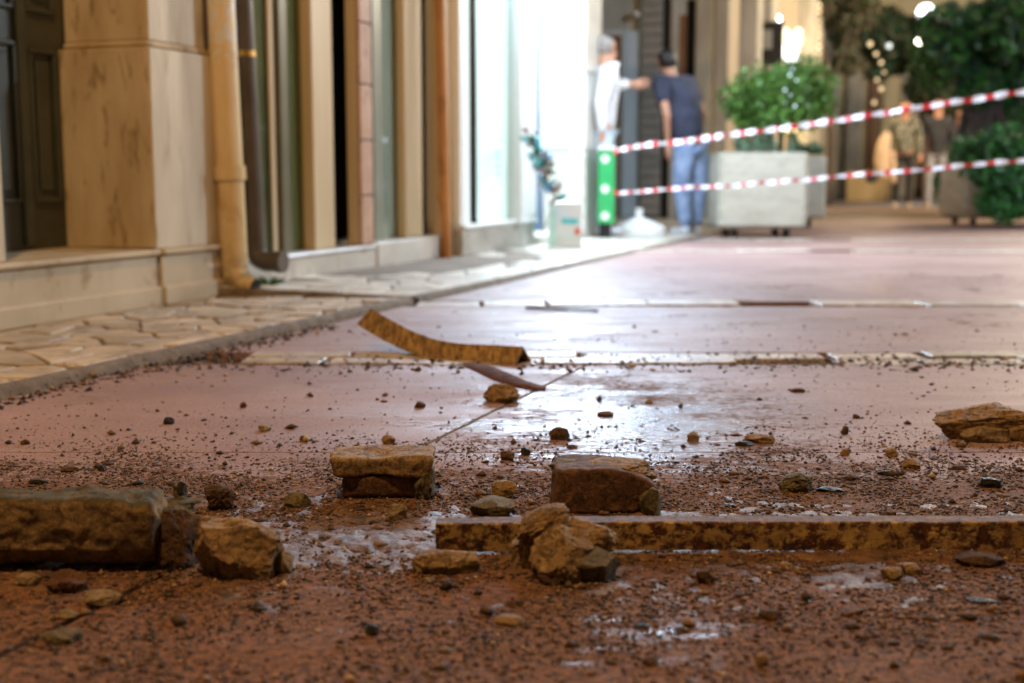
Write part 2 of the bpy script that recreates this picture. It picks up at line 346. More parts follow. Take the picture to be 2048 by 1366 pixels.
class MB:
    def __init__(s): s.v = []; s.f = []; s.m = []
    def add(s, vs, fs, mi=0):
        n = len(s.v); s.v += [tuple(v) for v in vs]; s.f += [tuple(i + n for i in f) for f in fs]; s.m += [mi] * len(fs); return s
    def box(s, u0, u1, v0, v1, z0, z1, bev=.0, mi=0):
        """box in the street frame, with chamfered vertical edges when bev > 0"""
        if u0 > u1: u0, u1 = u1, u0
        if v0 > v1: v0, v1 = v1, v0
        if bev:
            b = min(bev, (u1 - u0) * .4, (v1 - v0) * .4, (z1 - z0) * .4)
            q = []
            for z, i in ((z0, b), (z0 + b, 0), (z1 - b, 0), (z1, b)):
                q += [P(u0 + b, v0 + i, z), P(u1 - b, v0 + i, z), P(u1 - i, v0 + b, z), P(u1 - i, v1 - b, z),
                      P(u1 - b, v1 - i, z), P(u0 + b, v1 - i, z), P(u0 + i, v1 - b, z), P(u0 + i, v0 + b, z)]
            f = [tuple(range(7, -1, -1)), tuple(range(24, 32))]
            for l in range(3):
                for k in range(8): f.append((l * 8 + k, l * 8 + (k + 1) % 8, l * 8 + 8 + (k + 1) % 8, l * 8 + 8 + k))
            return s.add(q, f, mi)
        q = [P(u, v, z) for z in (z0, z1) for (u, v) in ((u0, v0), (u1, v0), (u1, v1), (u0, v1))]
        return s.add(q, [(3, 2, 1, 0), (4, 5, 6, 7), (0, 1, 5, 4), (1, 2, 6, 5), (2, 3, 7, 6), (3, 0, 4, 7)], mi)
    def tube(s, pts, r, n=12, caps=True, mi=0):
        pts = [Vector(p) for p in pts]; rs = r if isinstance(r, (list, tuple)) else [r] * len(pts)
        rings = []; ref = None
        for i, p in enumerate(pts):
            t = (pts[min(i + 1, len(pts) - 1)] - pts[max(i - 1, 0)]).normalized()
            if ref is None: ref = Vector((1, 0, 0)) if abs(t.x) < .8 else Vector((0, 1, 0))
            a = (ref - t * ref.dot(t)).normalized(); ref = a; b = t.cross(a)
            rings += [p + (a * math.cos(2 * math.pi * k / n) + b * math.sin(2 * math.pi * k / n)) * rs[i] for k in range(n)]
        f = [(i * n + k, i * n + (k + 1) % n, (i + 1) * n + (k + 1) % n, (i + 1) * n + k) for i in range(len(pts) - 1) for k in range(n)]
        if caps: f += [tuple(range(n - 1, -1, -1)), tuple((len(pts) - 1) * n + k for k in range(n))]
        return s.add(rings, f, mi)
    def ball(s, c, r, n=10, m=6, sz=1.0, mi=0):
        c = Vector(c); q = [c + Vector((0, 0, -r * sz))]
        for j in range(1, m):
            a = math.pi * j / m - math.pi / 2
            q += [c + Vector((math.cos(a) * math.cos(2 * math.pi * k / n) * r, math.cos(a) * math.sin(2 * math.pi * k / n) * r, math.sin(a) * r * sz)) for k in range(n)]
        q.append(c + Vector((0, 0, r * sz))); L = len(q) - 1
        f = [(0, 1 + (k + 1) % n, 1 + k) for k in range(n)]
        f += [(1 + j * n + k, 1 + j * n + (k + 1) % n, 1 + (j + 1) * n + (k + 1) % n, 1 + (j + 1) * n + k) for j in range(m - 2) for k in range(n)]
        f += [(1 + (m - 2) * n + k, 1 + (m - 2) * n + (k + 1) % n, L) for k in range(n)]
        return s.add(q, f, mi)
    def build(s, name, mat, parent=None, smooth=False):
        return mesh(name, s.v, s.f, mat, parent, smooth, s.m if isinstance(mat, (list, tuple)) else None)
def bx(name, u0, u1, v0, v1, z0, z1, mat, parent=None, bev=.004):
    return MB().box(u0, u1, v0, v1, z0, z1, bev).build(name, mat, parent)
def flat_smooth(o, angle=35):
    o.data.polygons.foreach_set('use_smooth', [True] * len(o.data.polygons))
    try: o.data.set_sharp_from_angle(angle=R(angle))
    except Exception: pass
    return o

# ================================================================= THE GROUND
rnd = random.Random(4)
g = mesh('ground', [(-60, -40, -.03), (90, -40, -.03), (90, 140, -.03), (-60, 140, -.03)], [(0, 1, 2, 3)], M['mortar']); tag(g, kind='structure')

def prism(poly, z0, z1, chamfer=.003):
    """extruded polygon (list of (x, y)) with a chamfered upper edge; z1 may be a function of (x, y)"""
    n = len(poly); cx = sum(p[0] for p in poly) / n; cy = sum(p[1] for p in poly) / n
    zf = z1 if callable(z1) else (lambda x, y: z1)
    vs = [(x, y, z0) for x, y in poly] + [(x, y, zf(x, y) - chamfer) for x, y in poly]
    for x, y in poly:
        d = math.hypot(x - cx, y - cy) or 1; k = max(0, 1 - chamfer * 1.3 / d)
        vs.append((cx + (x - cx) * k, cy + (y - cy) * k, zf(x, y)))
    fs = [tuple(range(n - 1, -1, -1))]
    for l in range(2): fs += [(l * n + k, l * n + (k + 1) % n, (l + 1) * n + (k + 1) % n, (l + 1) * n + k) for k in range(n)]
    fs.append(tuple(range(2 * n, 3 * n))); return vs, fs
def piece(name, poly, z0, z1, mat, parent, chamfer=.003):
    a = sum(poly[i][0] * poly[(i + 1) % len(poly)][1] - poly[(i + 1) % len(poly)][0] * poly[i][1] for i in range(len(poly)))
    if a < 0: poly = poly[::-1]
    vs, fs = prism(poly, z0, z1, chamfer); return mesh(name, vs, fs, mat, parent)
def XV(v, y): return (v + .34202 * y) / .93969          # x of the point with street coordinate v at world y
pave = empty('street_pavement', (0, 0, 0)); tag(pave, kind='structure')
cols = [(-2.22, -1.036), (-1.024, 9.0)]
rows = [(-3.0, 2.448), (2.452, 3.61), (3.87, 5.24), (5.46, 8.98), (9.22, 10.58), (10.82, 15.0)]
for (ya, yb) in rows:
    for (va, vb) in (cols if ya < 3 else [(-2.22, 9.0)]):
        q = [(XV(va, ya), ya), (XV(vb, ya), ya), (XV(vb, yb), yb), (XV(va, yb), yb)]
        if ya == 10.82 and va < -2: q = [(XV(va, ya), ya), (XV(vb, ya), ya), (XV(vb, yb), yb), (XV(va, yb), yb)]
        piece('slab', q, -.025, 0, M['slab'], pave, .0015)
M['farpave'] = grain('worn_brown_paving', (.17, .105, .07), (.27, .18, .125), 1.2, .5, (.33, .24, .17), 30, .3, .004)
fp = mesh('far_pavement', [(XV(-2.6, 15.01), 15.01, -.004), (XV(9, 15.01), 15.01, -.004), (XV(9, 60), 60, -.004), (XV(-2.6, 60), 60, -.004)], [(0, 1, 2, 3)], M['farpave']); tag(fp, kind='structure')
# thin mortar fillet between the two saw cuts that run along the street
js = MB()
for ya, yb in ((1.72, 2.44), (2.46, 3.60)):
    q = [(XV(-1.0345, ya), ya), (XV(-1.0255, ya), ya), (XV(-1.0255, yb), yb), (XV(-1.0345, yb), yb)]
    vs, fs = prism(q, -.02, -.003, .001); js.add(vs, fs)
js.build('joint_fillet', M['kerb'], pave)
# bands of pale stones across the street
def band(name, y0, y1, x0, x1, n, slope=0.0, rowsn=1, gap=.012, zt=.006):
    e = empty(name, (x0, y0, 0)); tag(e, kind='structure')
    for r_ in range(rowsn):
        ya = y0 + (y1 - y0) * r_ / rowsn; yb = y0 + (y1 - y0) * (r_ + 1) / rowsn; x = x0 - rnd.random() * .1
        while x < x1:
            w = rnd.uniform(.75, 1.35) * n; j = lambda s=.012: rnd.uniform(-s, s)
            sl = slope * (x - x0)
            q = [(x + gap / 2 + j(), ya + gap / 2 + sl + j()), (x + w * .5 + j(), ya + gap / 2 + sl + j()), (x + w - gap / 2 + j(), ya + gap / 2 + sl + j()),
                 (x + w - gap / 2 + j(), yb - gap / 2 + sl + j(.006)), (x + w * .45, yb - gap / 2 + sl + j(.006)), (x + gap / 2 + j(), yb - gap / 2 + sl + j(.006))]
            if rnd.random() > .12: piece('stone', q, -.02, zt - .002 + rnd.uniform(-.005, .004), M['band'], e, .004)
            x += w
    return e
band('stone_band', 3.62, 3.86, XV(-2.24, 3.7), 3.0, .30, 0, 2)
band('stone_band', 5.25, 5.45, XV(-2.24, 5.4), 4.5, .34, 0, 1)
band('stone_band', 9.0, 9.2, XV(-2.24, 9.1), 7.5, .40)
band('stone_band', 10.6, 10.8, XV(-2.24, 10.9), 9.0, .42)

# irregular paving of the footway: cells cut from random seeds
def clip(poly, px, py, nx, ny):
    out = []
    for i in range(len(poly)):
        a = poly[i]; b = poly[(i + 1) % len(poly)]
        da = (a[0] - px) * nx + (a[1] - py) * ny; db = (b[0] - px) * nx + (b[1] - py) * ny
        if da <= 0: out.append(a)
        if (da < 0 < db) or (db < 0 < da):
            t = da / (da - db); out.append((a[0] + (b[0] - a[0]) * t, a[1] + (b[1] - a[1]) * t))
    return out
def crazy(region, su, sv, seed, gap):
    """region: polygon in (u, v); returns shrunken cells"""
    rr = random.Random(seed); us = [p[0] for p in region]; vs = [p[1] for p in region]; seeds = []
    u = min(us); k = 0
    while u < max(us) + su:
        v = min(vs) + (sv / 2 if k % 2 else 0)
        while v < max(vs) + sv: seeds.append((u + rr.uniform(-.36, .36) * su, v + rr.uniform(-.36, .36) * sv)); v += sv
        u += su; k += 1
    cells = []
    for i, s in enumerate(seeds):
        c = list(region)
        for j, t in enumerate(seeds):
            if i == j or abs(t[0] - s[0]) > 3.2 * su or abs(t[1] - s[1]) > 3.2 * sv: continue
            dx, dy = t[0] - s[0], t[1] - s[1]; L = math.hypot(dx, dy)
            c = clip(c, s[0] + dx / 2 - dx / L * gap / 2, s[1] + dy / 2 - dy / L * gap / 2, dx / L, dy / L)
            if len(c) < 3: break
        if len(c) < 3: continue
        ar = abs(sum(c[a][0] * c[(a + 1) % len(c)][1] - c[(a + 1) % len(c)][0] * c[a][1] for a in range(len(c)))) / 2
        if ar > .0012: cells.append(c)
    return cells
def uvp(c): return [tuple(P(u, v)[:2]) for u, v in c]
YE = 5.47                                  # the far footway begins at this world y, where the near one ends
def u_at(v, y): return (y - v * NY) / UY
foot = empty('footway', tuple(P(4, -2.7, 0))); tag(foot, kind='structure')
near_reg = [(1.2, -2.30), (u_at(-2.30, YE - .03), -2.30), (u_at(-3.06, YE - .03), -3.06), (u_at(-3.12, YE - .03), -3.12), (1.2, -3.12)]
bed = [tuple(P(u, v)[:2]) for u, v in near_reg]
mb = MB(); vs, fs = prism(bed, -.02, .014, .002); mb.add(vs, fs); mb.build('bed', M['mortar'], foot)
for c in crazy(near_reg, .19, .125, 7, .012):
    piece('paving_stone', uvp(c), .008, .023 + rnd.uniform(-.005, .005), M['tan'], foot, .004)
far_foot = empty('footway', tuple(P(8, -2.7, 0))); tag(far_foot, kind='structure')
ZK = lambda x, y: .012 + max(0, min(1, ((-2.30 - (x * NX + y * NY)) / .8))) * .022
ZS = lambda x, y: ZK(x, y) * (1 + .95 * math.exp(-max(0, y - 5.47) / 1.0))
far_reg = [(u_at(-2.30, YE), -2.30), (14.9, -2.30), (14.9, -4.8), (9.75, -4.8), (9.75, -3.12), (u_at(-3.12, YE), -3.12)]
for seg in ([(u_at(-2.30, YE), -2.30), (9.75, -2.30), (9.75, -3.12), (u_at(-3.12, YE), -3.12)], [(9.75, -2.30), (14.9, -2.30), (14.9, -4.8), (9.75, -4.8)]):
    vs, fs = prism([tuple(P(u, v)[:2]) for u, v in seg][::-1], -.02, lambda x, y: ZS(x, y) - .010, .002); mesh('bed', vs, fs, M['mortar'], far_foot)
for c in crazy([(u_at(-2.30, YE), -2.30), (9.75, -2.30), (9.75, -3.12), (u_at(-3.12, YE), -3.12)], .27, .17, 8, .013) + crazy([(9.76, -2.30), (14.9, -2.30), (14.9, -4.8), (9.76, -4.8)], .6, .4, 9, .016):
    dz = rnd.uniform(-.002, .003); piece('paving_stone', uvp(c), -.01, lambda x, y: ZS(x, y) + dz, M['pale'], far_foot, .003)
# rough concrete edges: along the red slabs and across the step between the two footways
def edging(name, pts, w, ztop, parent, seed):
    rr = random.Random(seed); mbb = MB(); n = len(pts); vs = []
    for i, (x, y, z) in enumerate(pts):
        t = Vector(pts[min(i + 1, n - 1)][:2]) - Vector(pts[max(i - 1, 0)][:2]); t.normalize(); nn = Vector((t.y, -t.x))
        a = rr.uniform(-.008, .008)
        for k, (o_, zz) in enumerate(((-w, z), (-.2 * w, z + rr.uniform(-.003, .003)), (.35 * w + a, z - .004), (.75 * w + a, z * .35), (w * 1.15 + a, -.012))):
            vs.append((x + nn.x * o_, y + nn.y * o_, zz))
    fs = [(i * 5 + k + 1, i * 5 + k, (i + 1) * 5 + k, (i + 1) * 5 + k + 1) for i in range(n - 1) for k in range(4)]
    return mesh(name, vs, fs, M['kerb'], parent, True)
pts = [tuple(P(1.0 + i * .09, -2.275, 0)[:2]) + (.023,) for i in range(52)]
pts = [p for p in pts if p[1] < YE - .02]
edging('kerb', pts, .022, .023, foot, 3)
pa = P(u_at(-3.12, YE), -3.12); pb = P(u_at(-2.27, YE), -2.27)
edging('kerb', [(pa.x + (pb.x - pa.x) * i / 14, YE - .01, ZS(pa.x + (pb.x - pa.x) * i / 14, YE) - .001) for i in range(15)], .028, .06, far_foot, 4)
edging('kerb', [tuple(P(u_at(-2.27, YE) + i * .3, -2.272, 0)[:2]) + (ZS(*P(u_at(-2.27, YE) + i * .3, -2.30, 0)[:2]) + .001,) for i in range(31)], .022, .014, far_foot, 5)

# ================================================================= FIRST BUILDING (marble plinth, green door)
VF = -3.1
ZP = .25
uj = U(320, 620, VF)                        # joint between the two plinth lengths
ue = U(443, 603, VF + .012)                 # far end of the building
up = U(313, 495, VF); vd = V(152, 497, up)  # pilaster corner, depth of the doorway
b1 = empty('marble_building', tuple(P(3, VF, 0)), 'marble faced building with dark green panelled door in the left foreground', 'building')
UN = U(8, 300, VF)
for (a, b_, off) in ((1.0, uj - .004, 0), (uj + .004, ue, .014)):
    bx('plinth_panel', a, b_, VF - .3, VF + off, .0, ZP - .026, M['plinth'], b1)
    bx('skirting', a, b_ + .006, VF + off - .02, VF + off + .016, .02, .098, M['plinth'], b1, .006)
    bx('cap_stone', a, b_ + .006, VF - .3, VF + off + .020, ZP - .025, ZP, M['plinth'], b1, .009)
bx('threshold', 1.0, ue - .01, vd - .25, VF - .301, .0, ZP + .001, M['plinth'], b1)
# pilaster between the doorway and the yellow pipe
ub = U(440, 300, VF)
z1 = Zu(300, 92, up)
def two_tone(name, u0, u1, v0, v1, z0, z1_, bev=.006):
    return bx(name, u0, u1, v0, v1, z0, z1_, M['marble_cool_lit'], b1, bev)
bx('pilaster_base', up, ub, vd - .05, VF - .012, ZP, z1, M['marble'], b1, .006)
bx('pilaster_lit_face', up + .004, ub - .002, VF - .0118, VF - .002, ZP + .001, z1 - .002, M['marble_cool_lit'], b1, .003)
bx('pilaster_moulding', up - .012 + .03, ub - .02, vd - .04, VF - .016, z1, z1 + .028, M['marble'], b1, .010)
bx('pilaster_shaft', up + .035, ub - .03, vd - .04, VF - .038, z1 + .028, 2.7, M['marble'], b1, .006)
bx('pilaster_shaft_lit_face', up + .038, ub - .032, VF - .0378, VF - .026, z1 + .03, 2.7, M['marble_cool_lit'], b1, .003)
bx('near_jamb', 1.0, UN - .0, vd - .05, VF - .012, ZP, 2.7, M['marble_cool_lit'], b1, .006)
bx('upper_wall', -2.0, ue + .0, VF - 1.2, VF - .01, 2.705, 7.0, M['sand'], b1)
bx('cornice', -2.0, ue + .02, VF - .0099, VF + .10, 2.72, 2.9, M['plinth'], b1, .02)
bx('wall', -2.0, .99, VF - 1.2, VF - .01, 0, 2.7, M['marble_cool_lit'], b1)
bx('return_wall', up + .02, ue, VF - 1.2, vd - .051, 0, 2.7, M['sand'], b1)
# the door: stiles, rails and raised panels; it stands on the threshold
dz0, dz1 = ZP + .001, 2.7
door = bx('door', 1.0, up + .3, vd - .08, vd - .042, dz0, dz1, M['door'], b1)
def dpanel(xa, xb, za, zb):
    a, b_ = U(xa, 300, vd), U(xb, 300, vd)
    f = MB()
    for q in ((a, b_, za, za + .018), (a, b_, zb - .018, zb)): f.box(q[0], q[1], vd - .0415, vd - .022, q[2], q[3], .004)
    for q in ((a, a + .018), (b_ - .018, b_)): f.box(q[0], q[1], vd - .0416, vd - .0222, za + .0181, zb - .0181, .004)
    f.build('panel_moulding', M['door'], door)
    bx('panel', a + .045, b_ - .045, vd - .0418, vd - .030, za + .045, zb - .045, M['door'], door, .008)
zt_ = lambda py: Zv(70, py, vd)
dpanel(-120, 52, zt_(405), zt_(85)); dpanel(78, 132, zt_(405), zt_(95))
dpanel(-120, 52, zt_(22), 1.9); dpanel(78, 132, zt_(22), 1.9)
bx('stile', U(56, 300, vd), U(74, 300, vd), vd - .0417, vd - .020, dz0 + .02, dz1 - .01, M['door'], door, .004)

# yellow downpipe with collar and shoe
yp = P(4.735, -2.985); 
w1 = G(472, 600); yp = Vector((w1.x, w1.y, .0))
t = empty('yellow_downpipe', (yp.x, yp.y, .03), 'thick yellow painted downpipe with a collar beside the marble pilaster', 'downpipe')
sx_, sy_ = -.028, -.02                        # it leans a little towards the wall at its top
rr_ = .0615
lean = lambda z: Vector((yp.x - .03 * (z / 1.3), yp.y + .0, z))
el = [lean(6), lean(1.4), lean(.7), lean(.3), lean(.18), lean(.12)] + [Vector((yp.x + .012 + .045 * (1 - math.cos(a)) , yp.y - .02 * (1 - math.cos(a)), .12 - .055 * math.sin(a))) for a in (R(30), R(60))] + [Vector((yp.x + .095, yp.y - .04, .062))]
m_ = MB().tube(el, [rr_] * 6 + [.060, .052, .036], 24, False); flat_smooth(m_.build('pipe', M['ypipe'], t))
m_ = MB().tube([el[-2] * .4 + el[-1] * .6 , el[-1] + Vector((.004, -.002, -.001))], [.034, .034], 20); m_.build('outlet_shade', M['black'], t)
zc = D(472, 345, yp.y).z
flat_smooth(MB().tube([lean(zc - .033), lean(zc + .028)], .071, 24).build('collar', M['ypipe'], t))
flat_smooth(MB().tube([lean(zc) + Vector((-.066, -.01, .0)), lean(zc) + Vector((-.10, 0.01, .0))], .014, 10).build('bracket', M['ypipe'], t))
mb = MB(); k0 = lean(1.22)
mb.tube([lean(1.15), lean(1.22), lean(1.4)], rr_ + .001, 24, False)
# dark grey downpipe
GY = P(U(511, 500, VF + .075), VF + .075).y
gp = D(511, 500, GY)
t = empty('grey_downpipe', (gp.x, gp.y, .06), 'dark grey downpipe with a turned out shoe in front of the olive shopfront', 'downpipe')
zb_ = D(512, 522, GY).z
el = [Vector((gp.x - .045, gp.y, 6)), Vector((gp.x - .028, gp.y, 1.3)), Vector((gp.x, gp.y, zb_ + .06))] + [Vector((gp.x + .055 * (1 - math.cos(R(a))), gp.y - .03 * (1 - math.cos(R(a))), zb_ + .05 - .05 * math.sin(R(a)))) for a in (15, 35, 60, 85)] + [Vector((gp.x + .13, gp.y - .05, zb_ - .001))]
flat_smooth(MB().tube(el, .046, 20, False).build('pipe', M['gpipe'], t))
flat_smooth(MB().tube([el[-1] + Vector((-.022, .008, 0)), el[-1] + Vector((.006, -.002, 0))], .050, 20, True).build('outlet_rim', M['gpipe'], t))
zc = D(512, 108, GY).z
flat_smooth(MB().tube([Vector((gp.x - .024, gp.y, zc - .012)), Vector((gp.x - .024, gp.y, zc + .012))], .049, 20).build('ring', M['gold'], t))
# thin conduit between the two
q = D(413, 60, 5.5)
t = MB().tube([(q.x, q.y, D(413, 95, 5.5).z), (q.x - .01, q.y, 3.5)], .012, 10).build('conduit', M['gpipe']); tag(t, 'thin grey conduit running up beside the yellow downpipe', 'conduit')
q = P(ue + .10, VF - .02)
t = MB().tube([(q.x, q.y, .06), (q.x, q.y, 4.0)], .018, 10).build('conduit', M['gpipe']); tag(t, 'dark conduit in the corner between yellow and grey downpipes', 'conduit')

# ================================================================= SECOND BUILDING (olive and grey shopfront)
ZB = .055; ZST = .165
b2 = empty('shopfront_building', tuple(P(7, VF, 0)), 'shopfront building with cream pillars, olive and grey window bays behind the downpipes', 'building')
ua0 = U(520, 570, VF); ua1 = U(895, 515, VF)
um = U(750, 540, VF)
bx('step', ua0 - .45, um, VF - .55, VF + .01, .0, ZST - .02, M['whitestone'], b2, .006)
bx('step', um + .004, ua1, VF - .55, VF + .02, .0, ZST + .012, M['whitestone'], b2, .008)
bx('step_tread', ua0 - .45, um, VF - .55, VF + .018, ZST - .0195, ZST - .0, M['whitestone'], b2, .005)
zt2 = 2.8; z0b = ZST + .001
VR = VF - .10                                   # plane of frames
def su(n, xa, xb, v, mat, dep=.06, z0=z0b, z1_=zt2, py=300, parent=b2, bev=.006):
    return bx(n, U(xa, py, v), U(xb, py, v), v - dep, v, z0, z1_, mat, parent, bev)
su('curtain', 515, 563, VR - .05, M['olive'], .02, py=300)
su('frame', 543, 553, VR - .02, M['cream'], .05)
su('frame', 563, 580, VR, M['oliveframe'], .09)
su('curtain', 566, 627, VR - .05, M['olive'], .02)
su('glass_pane', 512, 543, VR - .030, M['glass_dark'], .006, bev=0)
su('glass_pane', 553.5, 562.5, VR - .030, M['glass_dark'], .006, bev=0)
su('glass_pane', 580.5, 620, VR - .030, M['glass_dark'], .006, bev=0)
su('frame', 620, 627, VR - .02, M['oliveframe'], .05)
su('pillar', 627, 668, VF - .07, M['cream'], .08)
su('recess_shade', 672, 700, VF - .42, M['black'], .05)
bx('recess_shade', U(668, 300, VF - .10) + .02, U(668, 300, VF - .10) + .03, VF - .6, VF - .27, z0b, zt2, M['black'], b2)
u1_ = U(722, 300, VF - .02); u2_ = U(747, 300, VF - .02); v1_ = V(693, 300, u1_)
bx('pillar', u1_, u2_ - .003, v1_, VF - .045, z0b, zt2, M['cream'], b2, .006)
zz = z0b
for k, h_ in enumerate((.27, .30, .30, .33, .33, .33, .33, .33)):       # stones of the pillar face, with recessed joints
    bx('pillar_stone', u1_ + .001, u2_ - .004, VF - .044, VF - .02, zz + .004, zz + h_ - .004, M['brick'], b2, .006); zz += h_
VG = VF - .09
su('frame', 748, 766, VG, M['greyframe'], .10, ZST + .013)
su('screen', 752, 812, VG - .055, M['greycurtain'], .02, ZST + .013)
su('glass_pane', 766.5, 806, VG - .03, M['glass'], .006, ZST + .013, bev=0)
su('frame', 806, 811, VG - .01, M['greyframe'], .06, ZST + .013)
su('pillar', 811, 845, VF - .07, M['cream'], .06, ZST + .013)
su('recess_shade', 846, 868, VF - .36, M['black'], .05, ZST + .013)
bx('recess_shade', U(845, 300, VF - .08) + .02, U(845, 300, VF - .08) + .03, VF - .56, VF - .22, ZST + .013, zt2, M['black'], b2)
u3_ = U(880, 300, VF + .0); v3_ = V(863, 300, u3_)
bx('pillar', u3_, u3_ + .35, v3_, VF + .0, ZST + .013, zt2, M['cream'], b2, .006)
bx('upper_wall', ue + .01, u3_ + .35, VF - .9, VF, zt2 + .001, 7, M['beige'], b2)
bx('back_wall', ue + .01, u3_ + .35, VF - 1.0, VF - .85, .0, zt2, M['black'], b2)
# small trinkets that hang in the first bay
for (px_, py_, mt, lab) in ((565, 78, 'flower_teal', 'turquoise butterfly ornament hanging inside the olive bay'), (742, 130, 'flower_white', 'pale glinting ornament hanging by the grey window frame')):
    c = D(px_, py_, 6.5 if px_ < 600 else 7.2); mm = MB()
    for k in range(3): mm.ball(c + Vector((0, 0, .05 - .055 * k)), .016 if px_ > 600 else .014, 8, 5, 1.3 if k else 1.0)
    mm.tube([c + Vector((0, 0, .06)), c + Vector((0, 0, 2.2))], .0015, 4)
    o = mm.build('ornament', M[mt], None, True); tag(o, lab, 'ornament')
c = D(742, 152, 7.2); o = MB().ball(c, .010, 8, 6).build('bulb', M['fairy2'], None, True); tag(o, 'tiny bright bulb beside the grey window frame', 'bulb')
# brown downpipe
q = P(U(893, 500, VF + .055), VF + .055)
t = empty('brown_downpipe', (q.x, q.y, .03), 'rusty brown downpipe at the corner of the bright white shop', 'downpipe')
tp = D(880, 0, q.y)
flat_smooth(MB().tube([(q.x, q.y, .03), (q.x + (tp.x - q.x) * .5, q.y, tp.z * .5), (tp.x, q.y, tp.z), (tp.x - .1, q.y, 4)], .034, 16).build('pipe', M['brownpipe'], t))
flat_smooth(MB().tube([(q.x + (tp.x - q.x) * .38, q.y, D(890, 395, q.y).z - .03), (q.x + (tp.x - q.x) * .42, q.y, D(890, 395, q.y).z + .03)], .041, 16).build('collar', M['brownpipe'], t))

# ================================================================= BRIGHT SHOP
VS = -3.02
us0 = U(929, 500, VS); us1 = U(1072, 480, VS); us2 = U(1170, 450, VS); us3 = U(1200, 450, VS)
b3 = empty('bright_shop', tuple(P(8, VS, 0)), 'brightly lit white fronted shop with window, open doorway and pillar', 'shop')
zs = .235
bx('plinth', us0, us1, VS - .3, VS - .012, .0, zs - .03, M['greystone'], b3)
bx('sill', us0 - .01, us1, VS - .3, VS + .012, zs - .029, zs, M['white'], b3, .006)
bx('end_wall', us0 - .02, us0 + .05, VS - .9, VS - .30, .0, 2.9, M['white'], b3)
bx('corner_post', us0 - .02, us0 + .07, VS - .30, VS - .02, zs + .001, 2.9, M['white'], b3)
ux = U(951, 300, VS - .04)
bx('window_bar', ux - .035, ux + .006, VS - .07, VS - .03, zs + .001, 2.9, M['darkmetal'], b3)
bx('window_bar', ux + .007, ux + .05, VS - .065, VS - .04, zs + .001, zs + .02, M['darkmetal'], b3)
ux2 = U(1040, 300, VS)
bx('glass_pane', ux + .051, ux2, VS - .055, VS - .05, zs + .002, 2.9, M['glass'], b3, 0)
bx('display_wall', ux + .06, ux2 - .005, VS - .13, VS - .10, zs + .002, 2.9, M['wall_glow'], b3, 0)
dec = MB()
for k, (a, b_) in enumerate(((300, 322), (326, 338), (343, 352))):      # upright lettering, unreadable at this size
    dec.box(U(990, 300, VS - .04), U(1003, 300, VS - .04), VS - .049, VS - .047, Zv(996, b_, VS), Zv(996, a, VS))
dec.build('window_lettering', M['mint'], b3)
bx('pillar', ux2, us1, VS - .3, VS + .005, zs + .001, 2.9, M['white'], b3)
bx('threshold', us1 + .002, us2, VS - 1.3, VS + .02, .0, .10, M['whitestone'], b3, .008)
bx('inner_wall', us1 - .02, us1 + .0, VS - 1.4, VS - .301, .0, 2.9, M['wall_glow'], b3, 0)
bx('back_wall', us1 + .001, us2, VS - 1.45, VS - 1.4, .0, 2.9, M['wall_glow'], b3, 0)
ud = U(1084, 300, VS - .25)
bx('door_frame', ud - .05, ud + .03, VS - .30, VS - .25, .101, 2.9, M['bluestrip'], b3)
bx('door_frame', ud + .031, ud + .05, VS - .30, VS - .25, .101, 2.9, M['darkmetal'], b3)
zz = .0
for k, h_ in enumerate((Zv(1185, 303, VS), Zv(1185, 148, VS) - Zv(1185, 303, VS), .85, .9)):
    h_ = max(h_, .2); bx('pillar_stone', us2, us3, VS - 1.0, VS, zz + .006, zz + h_ - .006, M['whitestone'], b3, .008)
    bx('pillar_joint', us2 + .01, us3 - .01, VS - .99, VS - .012, zz + h_ - .0058, zz + h_ + .0058, M['greystone'], b3, 0); zz += h_
bx('side_wall', us3 - .1, us3 - .002, -5.2, VS - 1.01, .0, 2.9, M['sand'], b3)
bx('upper_wall', us0 - .02, us3, VS - 2.4, VS, 2.901, 7, M['sand'], b3)
bx('added_canopy', us0, us3, VS + .001, VS + .75, 2.86, 2.93, M['white'], b3)  # unseen overhang with strip lamps, added to flood the footway
for k in range(3):
    a = us0 + .2 + k * (us3 - us0 - .4) / 3
    s_ = bx('added_strip', a, a + .45, VS + .25, VS + .40, 2.835, 2.858, M['strip'], b3)
lamp('added_strip_lamp', tuple(P((us0 + us3) / 2 + .1, VS + .42, 2.82)), 80, COOL, kind='AREA', size=(.25, 1.8), aim=tuple(P((us0 + us3) / 2 + .1, VS + .62, 0)))
lamp('shop_spill_light', tuple(P((us0 + us2) / 2, VS + .30, 2.55)), 260, (.58, .76, 1.0), kind='AREA', size=(1.8, .5), aim=tuple(P((us0 + us2) / 2 - 1.0, VS + 4, .0)))  # added lamp above the view, throws the cool spill onto the paving
lamp('shop_door_light', tuple(P(us2 - .5, VS - .35, 2.3)), 8, COOL, kind='AREA', size=(.5, .5), aim=tuple(P(us2 + .1, VS + .3, .2)))
lamp('jamb_fill_light', tuple(P(us2 - .03, VS - .16, 1.25)), 42, (.74, .87, 1.0), kind='AREA', size=(.24, 1.9), aim=tuple(P(us2 - 5, VS + 1.6, 1.0)))  # added lamp in front of the pillar jamb; no cabinet stands there

